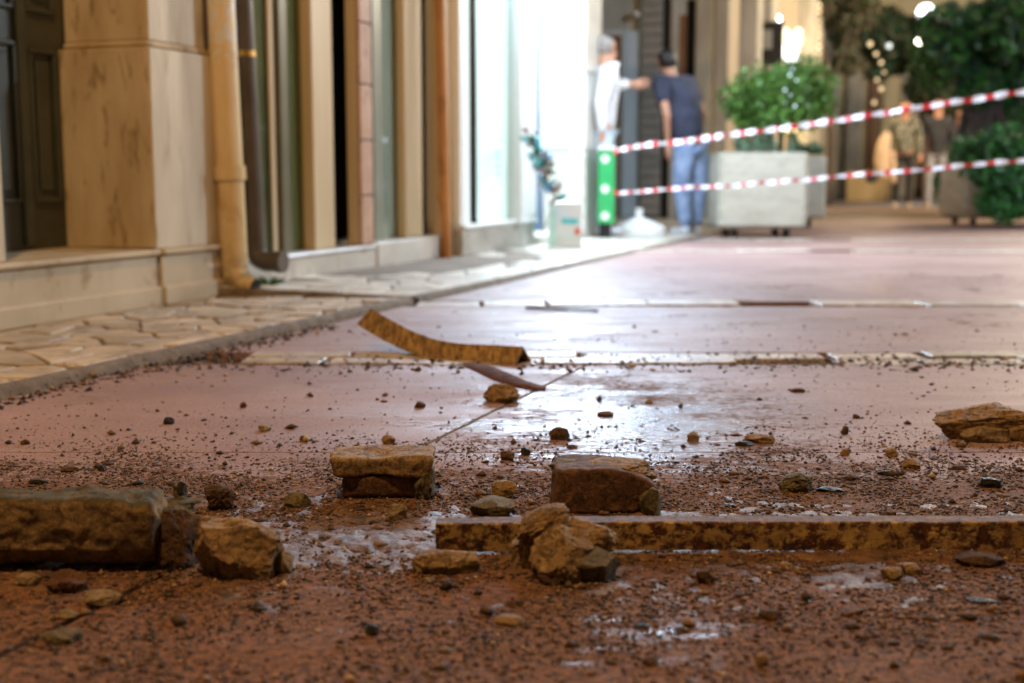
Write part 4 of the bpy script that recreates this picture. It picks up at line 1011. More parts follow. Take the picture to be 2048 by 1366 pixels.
bi = sweep('bent_iron', pth, pf, 'rust_angle', None, jag=.0016, seed=5); tag(bi, 'bent length of rusty angle iron curving up off the paving', 'angle iron')
top_ = [G(*p) for p in ((925, 729), (950, 730), (985, 738), (1020, 752), (1058, 767), (1092, 776))]  # flat brown strip that paints the shade thrown by the bent iron
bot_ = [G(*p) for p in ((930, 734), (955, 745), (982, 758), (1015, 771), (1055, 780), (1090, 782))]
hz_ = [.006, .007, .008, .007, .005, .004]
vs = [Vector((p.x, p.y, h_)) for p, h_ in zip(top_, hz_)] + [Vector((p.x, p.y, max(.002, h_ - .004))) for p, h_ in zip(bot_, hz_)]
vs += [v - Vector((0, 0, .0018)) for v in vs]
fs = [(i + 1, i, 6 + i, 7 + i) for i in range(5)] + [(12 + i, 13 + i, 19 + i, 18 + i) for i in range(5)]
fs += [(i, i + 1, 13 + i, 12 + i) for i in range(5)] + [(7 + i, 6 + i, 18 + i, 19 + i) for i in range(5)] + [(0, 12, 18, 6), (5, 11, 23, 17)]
M['shade_brown'] = rust_mat('iron_shade', (.16, .065, .03), (.09, .03, .012), (.03, .011, .007), 30); M['shade_brown'].node_tree.nodes['Principled BSDF'].inputs['Roughness'].default_value = .9; M['shade_brown'].node_tree.nodes['Principled BSDF'].inputs['Specular IOR Level'].default_value = .15; M['shade_brown'].node_tree.nodes['Principled BSDF'].inputs['Metallic'].default_value = 0
o = mesh('shade_strip', vs, fs, M['shade_brown'], None, True); tag(o, 'thin reddish brown strip standing in for the shade thrown by the bent iron', 'painted shade')
a_ = G(1052, 619); b2_ = G(1196, 625)
o = sweep('iron_rod', [a_.lerp(b2_, i / 10) + Vector((0, 0, .004)) for i in range(11)], [(.009, 0), (.009, .008), (-.009, .008), (-.009, 0)], 'rust_rod', None); tag(o, 'thin dark flat bar lying alone on the paving beyond the bent iron', 'metal bar')

# ================================================================= CRUMBS AND GRIT (nobody could count them)
def grit(name, n, fn, seed, smin, smax):
    rs = np.random.RandomState(seed); pos = []; tries = 0
    while len(pos) < n and tries < 60:
        q = rs.rand(n, 3); x = -1.25 + q[:, 0] * 2.9; y = .95 + q[:, 1] ** .9 * 3.6
        keep = q[:, 2] < fn(x, y); keep &= np.abs(x) < .46 * y + .12
        keep &= (x * NX + y * NY) > -2.24
        pos += list(zip(x[keep], y[keep])); tries += 1
    pos = np.array(pos[:n]); n = len(pos)
    s = np.exp(rs.randn(n) * .70) * smin; s = np.minimum(s, smax)
    base = np.array([(1, 0, 0), (0, 1, 0), (-1, 0, 0), (0, -1, 0), (0, 0, 1), (0, 0, -.6)], float)
    ang = rs.rand(n) * 6.28; an = rs.uniform(.6, 1.5, n); fl = rs.uniform(.3, .9, n)
    vv = base[None] * (1 + rs.uniform(-.35, .35, (n, 6, 3)))
    vv = vv + rs.uniform(-.25, .25, (n, 6, 3))
    vv[:, :, 0] *= an[:, None]; vv[:, :, 2] *= fl[:, None]
    ca, sa = np.cos(ang), np.sin(ang)
    xr = vv[:, :, 0] * ca[:, None] - vv[:, :, 1] * sa[:, None]; yr = vv[:, :, 0] * sa[:, None] + vv[:, :, 1] * ca[:, None]
    out = np.stack([xr * s[:, None] + pos[:, 0, None], yr * s[:, None] + pos[:, 1, None], vv[:, :, 2] * s[:, None] + (s * fl * .35)[:, None]], -1).reshape(-1, 3)
    fb = np.array([(0, 1, 4), (1, 2, 4), (2, 3, 4), (3, 0, 4), (1, 0, 5), (2, 1, 5), (3, 2, 5), (0, 3, 5)])
    faces = (fb[None] + (np.arange(n) * 6)[:, None, None]).reshape(-1, 3)
    me = bpy.data.meshes.new(name); me.vertices.add(len(out)); me.vertices.foreach_set('co', out.ravel())
    me.loops.add(len(faces) * 3); me.loops.foreach_set('vertex_index', faces.ravel().astype(np.int32))
    me.polygons.add(len(faces)); me.polygons.foreach_set('loop_start', (np.arange(len(faces)) * 3).astype(np.int32))
    try: me.polygons.foreach_set('loop_total', np.full(len(faces), 3, np.int32))
    except Exception: pass
    for k in ('g1', 'g2', 'g3', 'g4'): me.materials.append(M[k])
    mi = rs.choice(4, n, p=(.56, .30, .09, .05)); me.polygons.foreach_set('material_index', np.repeat(mi, 8).astype(np.int32))
    me.update(); me.validate()
    o = bpy.data.objects.new(name, me); sc.collection.objects.link(o); return o
vn = lambda x, y, s, o_: np.array([noise.noise(Vector((a * s, b * s, o_))) for a, b in zip(x, y)])
def dens_fine(x, y):
    d = 1.1 * np.exp(-((y - 1.9) / .34) ** 2) + .42 * np.exp(-((y - 1.25) / .35) ** 2) + .14 * np.exp(-((y - 2.35) / .25) ** 2) * (1 + .8 * (x > 0)) + .006
    return np.clip(d * (1 + 2.0 * vn(x, y, 7, 3.3)) + .10 * (y < 2.1), 0, 1)
o = grit('grit', 105000, dens_fine, 3, .0012, .0042); tag(o, 'brown grit and crumbled mortar strewn around the fallen stones', 'grit', kind='stuff')
def dens_c(x, y):
    d = .8 * np.exp(-((y - 1.9) / .42) ** 2) + .20 * np.exp(-((y - 2.4) / .35) ** 2) + .05 + .3 * np.exp(-((y - 1.2) / .3) ** 2)
    return np.clip(d * (1 + 2.0 * vn(x, y, 5, 9.1)), 0, 1)
o = grit('rubble_crumbs', 2800, dens_c, 5, .0028, .012); tag(o, 'small dark rubble crumbs scattered over the red paving', 'crumbs', kind='stuff')
def dens_k(x, y): return np.clip(.5 * np.exp(-(((x * NX + y * NY) + 2.2) / .06) ** 2) + .25 * np.exp(-((y - 3.65) / .12) ** 2), 0, 1)
o = grit('kerb_grit', 2600, dens_k, 6, .0035, .010); tag(o, 'grit gathered along the kerb and the stone band', 'grit', kind='stuff')

# smeared mud: a thin uneven sheet that sinks below the paving where there is none
nxm, nym = 470, 330; xs = np.linspace(-.80, .95, nxm); ys = np.linspace(1.12, 2.42, nym); vs = []
for yv in ys:
    for xv in xs:
        p = Vector((xv, yv, 0)); n1 = noise.fractal(p * 7 + Vector((3, 1, 0)), 1, 2, 4); n2 = noise.fractal(p * 34, .8, 2, 4)
        c_ = .62 * math.exp(-((yv - 1.84) / .27) ** 2) * (1 if xv < .5 else 1 - .5 * min(1, (xv - .5) / .3)) - .42
        e_ = min(1, (xv + .80) / .1, (.95 - xv) / .1, (yv - 1.12) / .1, (2.42 - yv) / .1)
        hgt_ = c_ + .34 * n1 + .42 * n2 - (1 - e_) * .6
        vs.append((xv, yv, max(-.006, min(.0075, hgt_ * .011)) - .0006))
fs = [(j * nxm + i, j * nxm + i + 1, (j + 1) * nxm + i + 1, (j + 1) * nxm + i) for j in range(nym - 1) for i in range(nxm - 1) if max(vs[j * nxm + i][2], vs[j * nxm + i + 1][2], vs[(j + 1) * nxm + i][2], vs[(j + 1) * nxm + i + 1][2]) > -.0015]
M['mud'] = grain('wet_mud', (.045, .022, .010), (.17, .085, .036), 30, .42, (.26, .14, .06), 190, .9, .004)
o = mesh('mud', vs, fs, M['mud'], None, True); tag(o, 'brown mud smeared over the paving between the fallen stones', 'mud', kind='stuff')

# ================================================================= PLANTS
def leaf_cloud(mb_, c, rad, n, size, seed, lumps=9, mi=(0, 1), low=-1.0):
    rr = random.Random(seed); c = Vector(c); L = []
    for k in range(lumps):
        d_ = Vector((rr.gauss(0, 1), rr.gauss(0, 1), rr.gauss(0, 1))).normalized() * rr.uniform(.25, .75); L.append((d_, rr.uniform(.30, .50)))
    for k in range(n):
        d_, r0 = rr.choice(L); q = Vector((rr.gauss(0, 1), rr.gauss(0, 1), rr.gauss(0, 1))).normalized() * r0 * rr.random() ** .4
        p = d_ + q
        if p.z < low: continue
        p = Vector((p.x * rad[0], p.y * rad[1], p.z * rad[2])) + c
        a = Vector((rr.gauss(0, 1), rr.gauss(0, 1), rr.gauss(0, 1))).normalized(); b_ = a.cross(Vector((rr.gauss(0, 1), rr.gauss(0, 1), rr.gauss(0, 1)))).normalized()
        s_ = size * rr.uniform(.6, 1.4)
        mb_.add([p - a * s_, p + b_ * s_ * .45, p + a * s_, p - b_ * s_ * .45], [(0, 1, 2, 3)], mi[0] if rr.random() < .62 else mi[1])
def planter(name, y, xa, xb, ya, yb, label, feet=True, dep=.7):
    a = D(xa, yb, y); b_ = D(xb, yb, y); z0_, z1_ = a.z, D(xa, ya, y).z
    t_ = empty(name, ((a.x + b_.x) / 2, y + dep / 2, 0), label, 'planter', 'concrete planters in the street')
    x0, x1 = a.x, b_.x; bm_ = MB(); bv = .035; rings = []
    def ring(ins, z): return [(x0 + ins + bv, y + ins, z), (x1 - ins - bv, y + ins, z), (x1 - ins, y + ins + bv, z), (x1 - ins, y + dep - ins - bv, z), (x1 - ins - bv, y + dep - ins, z), (x0 + ins + bv, y + dep - ins, z), (x0 + ins, y + dep - ins - bv, z), (x0 + ins, y + ins + bv, z)]
    q = ring(.03, z0_) + ring(.0, z0_ + .03) + ring(0, z1_ - .03) + ring(.02, z1_) + ring(.07, z1_) + ring(.08, z1_ - .08)
    f = [tuple(range(7, -1, -1))] + [(l * 8 + k, l * 8 + (k + 1) % 8, l * 8 + 8 + (k + 1) % 8, l * 8 + 8 + k) for l in range(5) for k in range(8)] + [tuple(range(40, 48))]
    flat_smooth(bm_.add(q, f).build('trough', M['planter'], t_))
    so = MB(); so.add([(x0 + .075, y + .075, z1_ - .05), (x1 - .075, y + .075, z1_ - .05), (x1 - .075, y + dep - .075, z1_ - .05), (x0 + .075, y + dep - .075, z1_ - .05)], [(0, 1, 2, 3)]); so.build('soil', M['earth'], t_)
    for fx in (x0 + .16, x1 - .16):
        for fy in (y + .12, y + dep - .12):
            MB().tube([(fx, fy, 0), (fx, fy, z0_ + .01)], .035, 8).build('foot', M['darkmetal'], t_)
    return t_, x0, x1, z1_
t_, x0, x1, zt = planter('planter', 11.0, 1437, 1615, 305, 458, 'nearest cream concrete planter on short feet holding a round topped tree')
cc = D(1563, 195, 11.35)
tr = empty('small_tree', (cc.x, 11.35, zt - .05), 'small round topped green tree growing in the nearest planter', 'tree')
flat_smooth(MB().tube([(cc.x, 11.35, zt - .06), (cc.x + .01, 11.36, zt + .2), (cc.x, 11.35, cc.z)], [.03, .024, .012], 8).build('trunk', M['bark'], tr))
mm = MB(); leaf_cloud(mm, cc, (.52, .46, .43), 14000, .028, 5, 38); mm.build('crown', [M['leaf'], M['leaf2']], tr)
mm = MB(); 
for k in range(46):
    px_ = rnd.uniform(1465, 1605); b0 = D(px_, 303, 11.0 + rnd.uniform(.15, .5)); tip = b0 + Vector((rnd.uniform(-.08, .08), rnd.uniform(-.06, .06), rnd.uniform(.07, .2)))
    for j in range(14):
        q = b0.lerp(tip, rnd.random()); a = Vector((rnd.gauss(0, 1), rnd.gauss(0, 1), rnd.gauss(0, 1))).normalized() * .03; b_ = a.cross(Vector((0, 1, .3))).normalized() * .010
        mm.add([q - a, q + b_, q + a, q - b_], [(0, 1, 2, 3)], 0)
o = mm.build('bedding_plants', [M['sage'], M['leaf']]); tag(o, 'grey green low bedding plants at the foot of the small tree', 'plants', kind='stuff')
t_, xa_, xb_, z2_ = planter('planter', 13.2, 1590, 1652, 312, 438, 'second cream planter half hidden behind the nearest planter', dep=.8)
mm = MB(); leaf_cloud(mm, ((xa_ + xb_) / 2, 13.6, z2_ + .10), (.2, .3, .14), 700, .03, 15, 6); o = mm.build('shrub', [M['sage'], M['leaf']]); tag(o, 'low shrub in the half hidden second planter', 'shrub')
t_, xa_, xb_, z3_ = planter('planter', 13.6, 1925, 2140, 325, 437, 'third planter at the right edge overgrown by a dark green hedge', dep=.8)
hb = empty('hedge_bush', ((D(2020, 350, 13.4)).x, 13.5, z3_ - .05), 'dense dark green hedge bush spilling over the right hand planter', 'bush')
mm = MB(); cR = D(2030, 330, 13.45)
leaf_cloud(mm, D(2030, 318, 13.4), (.66, .50, .44), 8000, .035, 31, 16)
leaf_cloud(mm, D(2042, 378, 13.35), (.46, .22, .40), 6500, .035, 33, 14)
mm.build('foliage', [M['hedge'], M['darkleaf']], hb)
flat_smooth(MB().tube([(cR.x + .1, 13.9, z3_ - .06), (cR.x + .1, 13.85, z3_ + .4)], [.03, .02], 8).build('stem', M['bark'], hb))
mm = MB(); leaf_cloud(mm, D(1912, 360, 16.2), (.30, .4, .52), 1200, .05, 35, 9); leaf_cloud(mm, D(1935, 400, 16.2), (.22, .4, .35), 700, .05, 36, 7)
o = mm.build('shrub', [M['sage'], M['hedge']]); tag(o, 'grey green shrub between the walkers and the hedge planter', 'shrub')
# trees
def tree(px_, y, base_px, crowns, mats, label, seed, size=.09, r=.11):
    bz = 0; x = (px_ - 1024) / F * y; tt = empty('street_tree', (x, y, 0), label, 'tree', 'trees along the street')
    top = D(crowns[0][0], crowns[0][1], y)
    tk = MB(); tk.tube([(x, y, 0), (x + .04, y, 1.2), (x - .03, y, 2.4), (top.x, y, top.z)], [r, r * .8, r * .6, r * .25], 9)
    for k, cz in enumerate(crowns):
        e_ = D(cz[0], cz[1], y); tk.tube([(x, y, 1.8 + .25 * (k % 3)), ((x + e_.x) / 2, y + .2 * (-1) ** k, (1.9 + e_.z) / 2 + .2), tuple(e_)], [r * .5, r * .3, .01], 6)
    tk.build('trunk', M['bark'], tt)
    cr = MB()
    for k, (cx_, cy_, rx, rz_, n_) in enumerate(crowns): leaf_cloud(cr, D(cx_, cy_, y), (rx, rx, rz_), n_, size, seed + k, 11)
    cr.build('crown', [M[m_] for m_ in mats], tt)
tree(2010, 17.5, 430, [(1965, 70, 1.0, .75, 5200), (2080, 40, 1.1, 1.0, 5000), (1990, 170, .55, .4, 2200), (2060, 190, .6, .5, 2500)], ('darkleaf', 'hedge'), 'dark evergreen tree filling the upper right corner', 51, .075)
tree(1880, 25.0, 425, [(1800, 90, 1.1, .8, 3800), (1880, 170, 1.2, .8, 4200), (1730, 60, .7, .5, 2000), (1960, 240, .9, .6, 2600), (1890, 60, .8, .5, 1600)], ('oliveleaf', 'darkleaf'), 'dusky tree behind the walkers under the globe lamp', 61, .09)
tree(1650, 23.0, 420, [(1630, 20, .9, .5, 2300), (1705, 20, .7, .45, 1500), (1690, 110, .45, .4, 900)], ('oliveleaf', 'bark'), 'thin branched tree in front of the far lit shop', 71, .07, .07)
# weed by the shoe of the grey pipe
mm = MB(); wc = G(536, 596)
for k in range(60):
    a = rnd.uniform(0, 6.28); p = wc + Vector((0, .03, .055)); q = p + Vector((math.cos(a) * rnd.uniform(.02, .09), math.sin(a) * .03, rnd.uniform(.01, .05))); s_ = Vector((0, 0, .006))
    mm.add([p, p.lerp(q, .5) + s_, q, p.lerp(q, .5) - s_], [(0, 1, 2, 3)])
o = mm.build('weed', M['leaf']); tag(o, 'small green weed sprouting in the corner by the yellow pipe', 'weed')
# garlands of small bulbs
def garland(name, pts_, label, mt, r=.028):
    mm = MB(); ps = [D(*p) for p in pts_]; mm.tube([p + Vector((0, .02, 0)) for p in ps], .004, 4)
    e_ = empty(name, tuple(ps[-1]), label, 'string lights'); mm.build('cable', M['darkmetal'], e_)
    for k, p in enumerate(ps): MB().ball(p, r * rnd.uniform(.7, 1.2), 8, 6).build('bulb', M[mt], e_, True)
M['soft1'] = emit('soft_bulb', (1.0, .8, .5), .8); M['soft2'] = emit('soft_cool_bulb', (.8, .95, 1.0), 1.0)
garland('string_lights', [(1638, 10 + k * 12, 21) if True else 0 for k in range(9)], 'hanging string of warm bulbs before the far lit shop', 'soft1')
garland('string_lights', [(1585, 138, 11.0), (1580, 150, 11.0), (1593, 160, 10.95), (1570, 180, 10.95), (1581, 190, 10.95), (1570, 206, 10.95), (1590, 212, 10.95)], 'string of cool bulbs in the round topped tree', 'soft2', .010)
garland('string_lights', [(1740, 88, 24), (1752, 108, 24), (1762, 125, 24), (1768, 145, 24), (1754, 160, 24), (1762, 178, 24), (1748, 205, 24)], 'string of warm bulbs wound on branches above the beige coated walker', 'soft1', .04)
for (px_, py_, y_, mt, r, lab) in ((1838, 83, 24, 'fairy', .055, 'warm wall light just under the globe lamp'), (1870, 142, 24, 'fairy', .06, 'bright warm light between the two dark trees'), (1778, 92, 24, 'soft2', .05, 'faint cool bulb left of the globe lamp'),
                                (1566, 246, 19, 'fairy', .06, 'left warm lamp glowing below the round topped tree'), (1600, 240, 19, 'fairy', .07, 'right warm lamp glowing below the round topped tree'), (1555, 38, 18, 'fairy2', .05, 'small cool lamp above the far lit window')):
    o = MB().ball(D(px_, py_, y_), r, 10, 8).build('lamp_bulb', M[mt], None, True); tag(o, lab, 'lamp')

# ================================================================= THINGS BY THE SHOP
# white promotional box with a teal band
y = 9.1; a = D(1112, 497, y); b_ = D(1163, 497, y); zt = D(1112, 405, y).z
t_ = empty('promotion_box', ((a.x + b_.x) / 2, y + .1, .03), 'white floor standing display box with a teal band outside the bright shop', 'display box')
def wbox(name, x0, x1, y0, y1, z0, z1_, mat, parent):
    vs = [(x, y_, z) for z in (z0, z1_) for (x, y_) in ((x0, y0), (x1, y0), (x1, y1), (x0, y1))]
    return mesh(name, vs, [(3, 2, 1, 0), (4, 5, 6, 7), (0, 1, 5, 4), (1, 2, 6, 5), (2, 3, 7, 6), (3, 0, 4, 7)], mat, parent)
wbox('body', a.x, b_.x, y, y + .22, .03, zt, M['white'], t_)
wbox('side_panel', a.x - .05, a.x - .001, y + .02, y + .22, .03, zt - .01, M['mint'], t_)
wbox('band', a.x + .04, b_.x - .025, y - .004, y - .001, D(1130, 448, y).z, D(1130, 437, y).z, M['teal'], t_)
wbox('print', b_.x - .05, b_.x - .012, y - .0045, y - .001, D(1130, 470, y).z, D(1130, 456, y).z, M['redprint'], t_)
wbox('shelf_line', a.x, b_.x, y - .004, y - .001, D(1130, 473, y).z, D(1130, 469, y).z, M['mint'], t_)
# cascade of flowers on a slim stand
fe = empty('flower_cascade', tuple(D(1060, 480, 8.9)), 'cascade of turquoise and white flowers by the bright shop entrance', 'flowers')
st = [D(1055, 270, 8.9), D(1075, 310, 8.9), D(1092, 350, 8.9), D(1108, 398, 8.9), D(1085, 470, 8.95)]
MB().tube(st, .008, 6).build('stem', M['white'], fe)
for k in range(44):
    f_ = k / 43; i_ = min(2, int(f_ * 3)); c = st[i_].lerp(st[i_ + 1], f_ * 3 - i_) + Vector((rnd.uniform(-.06, .06), rnd.uniform(-.05, .03), rnd.uniform(-.03, .03)))
    fm = MB(); rr2 = rnd.uniform(.035, .06)
    for j in range(9):
        a2 = rnd.uniform(0, 6.28); el_ = rnd.uniform(-.6, .9); d_ = Vector((math.cos(a2) * math.cos(el_), math.sin(a2) * math.cos(el_), math.sin(el_))); s2 = d_.cross(Vector((.3, .2, 1))).normalized()
        fm.add([c, c + d_ * rr2 * .6 + s2 * rr2 * .45, c + d_ * rr2, c + d_ * rr2 * .6 - s2 * rr2 * .45], [(0, 1, 2, 3)])
    fm.ball(c, rr2 * .35, 6, 4); fm.build('flower', M[rnd.choice(('flower_teal', 'flower_blue', 'flower_white', 'flower_teal', 'flower_white', 'flower_pink', 'leaf'))], fe)
# green bin with white marks
y = 10.5; a = D(1196, 447, y); b_ = D(1228, 447, y)
t_ = empty('green_bin', ((a.x + b_.x) / 2, y + .1, 0), 'narrow bright green bin with white marks at the shop corner', 'bin')
wbox('body', a.x, b_.x, y, y + .18, a.z, D(1200, 300, y).z, M['green'], t_)
wbox('lid', a.x - .01, b_.x + .008, y - .01, y + .19, D(1200, 300, y).z + .001, D(1200, 293, y).z, M['white'], t_)
for py_ in (318, 378, 432):
    mm = MB(); cc = D(1210, py_, y - .004); mm.tube([cc, cc + Vector((0, .003, 0))], .035, 14); mm.build('mark', M['white'], t_)
MB().tube([((a.x + b_.x) / 2, y + .09, .03), ((a.x + b_.x) / 2, y + .09, a.z)], .05, 12).build('foot', M['blackrubber'], t_)
MB().tube([((a.x + b_.x) / 2 - .02, y + .09, .0), ((a.x + b_.x) / 2 - .02, y + .09, .035)], .10, 14).build('base', M['blackrubber'], t_)
# white cone shaped base
c = G(1282, 474, .02); y = c.y
t_ = empty('parasol_base', (c.x, y + .2, .0), 'white cone shaped parasol base on the footway left of the man in navy', 'parasol base')
w2 = (1336 - 1228) / 2 * y / F
flat_smooth(MB().tube([(c.x, y + .2, .0), (c.x, y + .2, .085), (c.x, y + .2, .10), (c.x, y + .2, D(1282, 436, y).z)], [w2 * .96, w2, w2 * .98, .035], 28).build('cone', M['white'], t_), 50)
flat_smooth(MB().tube([(c.x, y + .2, D(1282, 438, y).z), (c.x, y + .2, D(1282, 418, y).z)], .034, 14).build('socket', M['white'], t_), 50)

# ================================================================= BARRIER TAPES
def tape(name, pts_, label, seed, wid=.042):
    ps = [D(*p) for p in pts_]; cum = [0]
    for i in range(len(ps) - 1): cum.append(cum[-1] + (ps[i + 1] - ps[i]).length)
    n = int(cum[-1] / .012); mm = MB(); prev = None; rr = random.Random(seed)
    for i in range(n + 1):
        s_ = cum[-1] * i / n; k = max(j for j in range(len(cum)) if cum[j] <= s_ + 1e-9); k = min(k, len(ps) - 2)
        p = ps[k].lerp(ps[k + 1], (s_ - cum[k]) / (cum[k + 1] - cum[k]))
        an = s_ * 2 * math.pi / .30 + .5 * math.sin(s_ * 3.1 + seed); w_2 = wid / 2 * (.62 + .38 * abs(math.cos(an)))
        p = p + Vector((0, 0, .010 * noise.noise(Vector((s_ * 2.1, seed, 0))) + .004 * noise.noise(Vector((s_ * 11, seed, 4)))))
        d_ = Vector((0, math.sin(an) * .5, 1)).normalized() * w_2 * (1 + .35 * noise.noise(Vector((s_ * 9, seed, 9))))
        cur = (p - d_, p + d_)
        if prev is not None:
            b0 = len(mm.v); mm.add([prev[0], cur[0], cur[1], prev[1]], [(0, 1, 2, 3)], 1 if (s_ % .140) < .056 else 0)
        prev = cur
    o_ = mm.build(name, [M['tapewhite'], M['red']]); md = o_.modifiers.new('thickness', 'SOLIDIFY'); md.thickness = .0015
    tag(o_, label, 'barrier tape', 'barrier tapes'); return o_
tape('barrier_tape', [(1228, 306, 10.35), (1240, 300, 10.35), (1300, 290, 10.1), (1370, 281, 9.9), (1440, 273, 9.6), (1640, 246, 9.1), (1850, 213, 8.6), (2048, 184, 8.2), (2300, 150, 7.6)], 'upper red and white barrier tape crossing in front of the man in navy', 1)
tape('barrier_tape', [(1228, 384, 10.35), (1240, 386, 10.35), (1300, 381, 10.1), (1440, 372, 9.6), (1640, 357, 9.1), (1850, 338, 8.6), (2048, 321, 8.2), (2300, 298, 7.6)], 'lower red and white barrier tape strung at knee height', 2, .030)
q = D(2300, 300, 7.6); t_ = empty('barrier_post', (q.x + .03, q.y, 0), 'short barrier post holding the tapes, outside the picture', 'post')
MB().tube([(q.x + .03, q.y, 0), (q.x + .03, q.y, 1.3)], .03, 10).build('post', M['darkmetal'], t_)

# ================================================================= PEOPLE
def skin_mesh(name, nodes, edges, mat, parent, sub=2, root=0):
    """nodes: {name: (Vector world, radius)}; a Skin modifier grows the surface, which is then kept as a mesh"""
    ks = list(nodes); me = bpy.data.meshes.new(name); org = WL[parent]
    me.from_pydata([tuple(nodes[k][0] - org) for k in ks], [(ks.index(a), ks.index(b_)) for a, b_ in edges], [])
    o_ = bpy.data.objects.new(name, me); sc.collection.objects.link(o_)
    o_.modifiers.new('skin', 'SKIN'); lay = me.skin_vertices[0].data
    for i, k in enumerate(ks):
        r_ = nodes[k][1]; lay[i].radius = r_ if isinstance(r_, tuple) else (r_, r_); lay[i].use_root = (i == root)
    sm = o_.modifiers.new('sub', 'SUBSURF'); sm.levels = sub; sm.render_levels = sub
    dg = bpy.context.evaluated_depsgraph_get(); m2 = bpy.data.meshes.new_from_object(o_.evaluated_get(dg))
    o_.modifiers.clear(); o_.data = m2; m2.materials.clear(); m2.materials.append(mat)
    m2.polygons.foreach_set('use_smooth', [True] * len(m2.polygons))
    o_.parent = parent; WL[o_] = org; return o_
def person(base, face_deg, hgt, label, J=None, top='navy', low='jeans', shoe='rubber', hair='hair_black', long_hair=False, lean=0., sleeve=.5, female=False, jacket_len=0., group=None, head_turn=0, bulk=1.0, leanx=0.0):
    """base: ground point; face_deg: heading of the chest (0 = +y, 90 = -x); J: overrides of joints in body space (x right, y forward, z up), in heights"""
    s = hgt; W = .93 if female else 1.0
    j = dict(pel=(0, 0, .53), wst=(0, .005, .61), chs=(0, .012, .73), nek=(0, .0, .825), hd0=(0, .012, .875), hd1=(0, .02, .935),
             shl=(-.108 * W, 0, .80), shr=(.108 * W, 0, .80), ell=(-.135, -.01, .635), elr=(.135, -.01, .635), wrl=(-.14, .035, .49), wrr=(.14, .035, .49),
             hpl=(-.052, 0, .50), hpr=(.052, 0, .50), knl=(-.058, .015, .285), knr=(.058, .015, .285), anl=(-.06, -.01, .045), anr=(.06, -.01, .045), tol=(-.068, .095, .016), tor=(.068, .095, .016))
    if J: j.update(J)
    ca, sa = math.cos(R(face_deg)), math.sin(R(face_deg))
    def Wd(p):
        x_, y_, z_ = p; y2 = y_ + lean * max(0, z_ - .5)
        return Vector((base[0] + (x_ * ca - y2 * sa + leanx * max(0, z_ - .45)) * s, base[1] + (x_ * sa + y2 * ca) * s, base[2] + z_ * s))
    t_ = empty('person', tuple(base), label, 'person', group)
    r = lambda v: v * s
    B = {k: Wd(v) for k, v in j.items()}
    fw = Vector((-math.sin(R(face_deg + head_turn)), math.cos(R(face_deg + head_turn)), 0)); rt = Vector((fw.y, -fw.x, 0))
    hd = B['hd1']
    n_ = dict(pel=(B['pel'], r(.052)), wst=(B['wst'], r(.056)), chs=(B['chs'], r(.066)), nek=(B['nek'], r(.030)), hd0=(B['hd0'] + fw * r(.006), r(.038)), hd1=(hd, r(.045)), hd2=(hd + Vector((0, 0, r(.03))), r(.033)),
              shl=(B['shl'], r(.032)), shr=(B['shr'], r(.032)), ell=(B['ell'], r(.023)), elr=(B['elr'], r(.023)), wrl=(B['wrl'], r(.015)), wrr=(B['wrr'], r(.015)),
              hpl=(B['hpl'], r(.040)), hpr=(B['hpr'], r(.040)), knl=(B['knl'], r(.032)), knr=(B['knr'], r(.032)), anl=(B['anl'], r(.021)), anr=(B['anr'], r(.021)), tol=(B['tol'], r(.015)), tor=(B['tor'], r(.015)),
              nose=(B['hd0'] + fw * r(.060) + Vector((0, 0, r(.022))), r(.007)), earl=(hd - rt * r(.047), r(.010)), earr=(hd + rt * r(.047), r(.010)), chin=(B['hd0'] + fw * r(.036) - Vector((0, 0, r(.012))), r(.016)))
    e_ = [('pel', 'wst'), ('wst', 'chs'), ('chs', 'nek'), ('nek', 'hd0'), ('hd0', 'hd1'), ('hd1', 'hd2'), ('chs', 'shl'), ('chs', 'shr'), ('shl', 'ell'), ('shr', 'elr'), ('ell', 'wrl'), ('elr', 'wrr'),
          ('pel', 'hpl'), ('pel', 'hpr'), ('hpl', 'knl'), ('hpr', 'knr'), ('knl', 'anl'), ('knr', 'anr'), ('anl', 'tol'), ('anr', 'tor'), ('hd0', 'nose'), ('hd1', 'earl'), ('hd1', 'earr'), ('hd0', 'chin')]
    for sd in 'lr':                           # palm and five fingers, slightly curled
        d_ = (B['wr' + sd] - B['el' + sd]).normalized(); sdv = (rt if sd == 'r' else -rt); acr = d_.cross(sdv).normalized()
        pal = B['wr' + sd] + d_ * r(.032); n_['pa' + sd] = (pal, r(.017)); e_.append(('wr' + sd, 'pa' + sd))
        for k in range(4):
            o1 = pal + d_ * r(.022) + acr * r(.0125) * (k - 1.5); L_ = (.024, .030, .028, .021)[k]
            n_[f'f{sd}{k}'] = (o1, r(.0052)); n_[f'g{sd}{k}'] = (o1 + d_ * r(L_ * .8) - sdv * r(.006), r(.0045)); n_[f'h{sd}{k}'] = (o1 + d_ * r(L_ * 1.25) - sdv * r(.016), r(.0038))
            e_ += [('pa' + sd, f'f{sd}{k}'), (f'f{sd}{k}', f'g{sd}{k}'), (f'g{sd}{k}', f'h{sd}{k}')]
        o1 = pal - d_ * r(.006) - acr * r(.022); n_['t' + sd] = (o1, r(.006)); n_['u' + sd] = (o1 + d_ * r(.022) - acr * r(.008), r(.0048)); e_ += [('pa' + sd, 't' + sd), ('t' + sd, 'u' + sd)]
    skin_mesh('body', n_, e_, M['skin'], t_)
    # top
    k_ = 1.22
    tn = dict(pel=(B['pel'] - Vector((0, 0, r(.06 + jacket_len))), r(.080 * bulk)), wst=(B['wst'], r(.078 * bulk)), chs=(B['chs'], r(.086 * bulk)), nk=(B['nek'] - Vector((0, 0, r(.012))), r(.040)), shl=(B['shl'] , r(.045 * bulk)), shr=(B['shr'], r(.045 * bulk)))
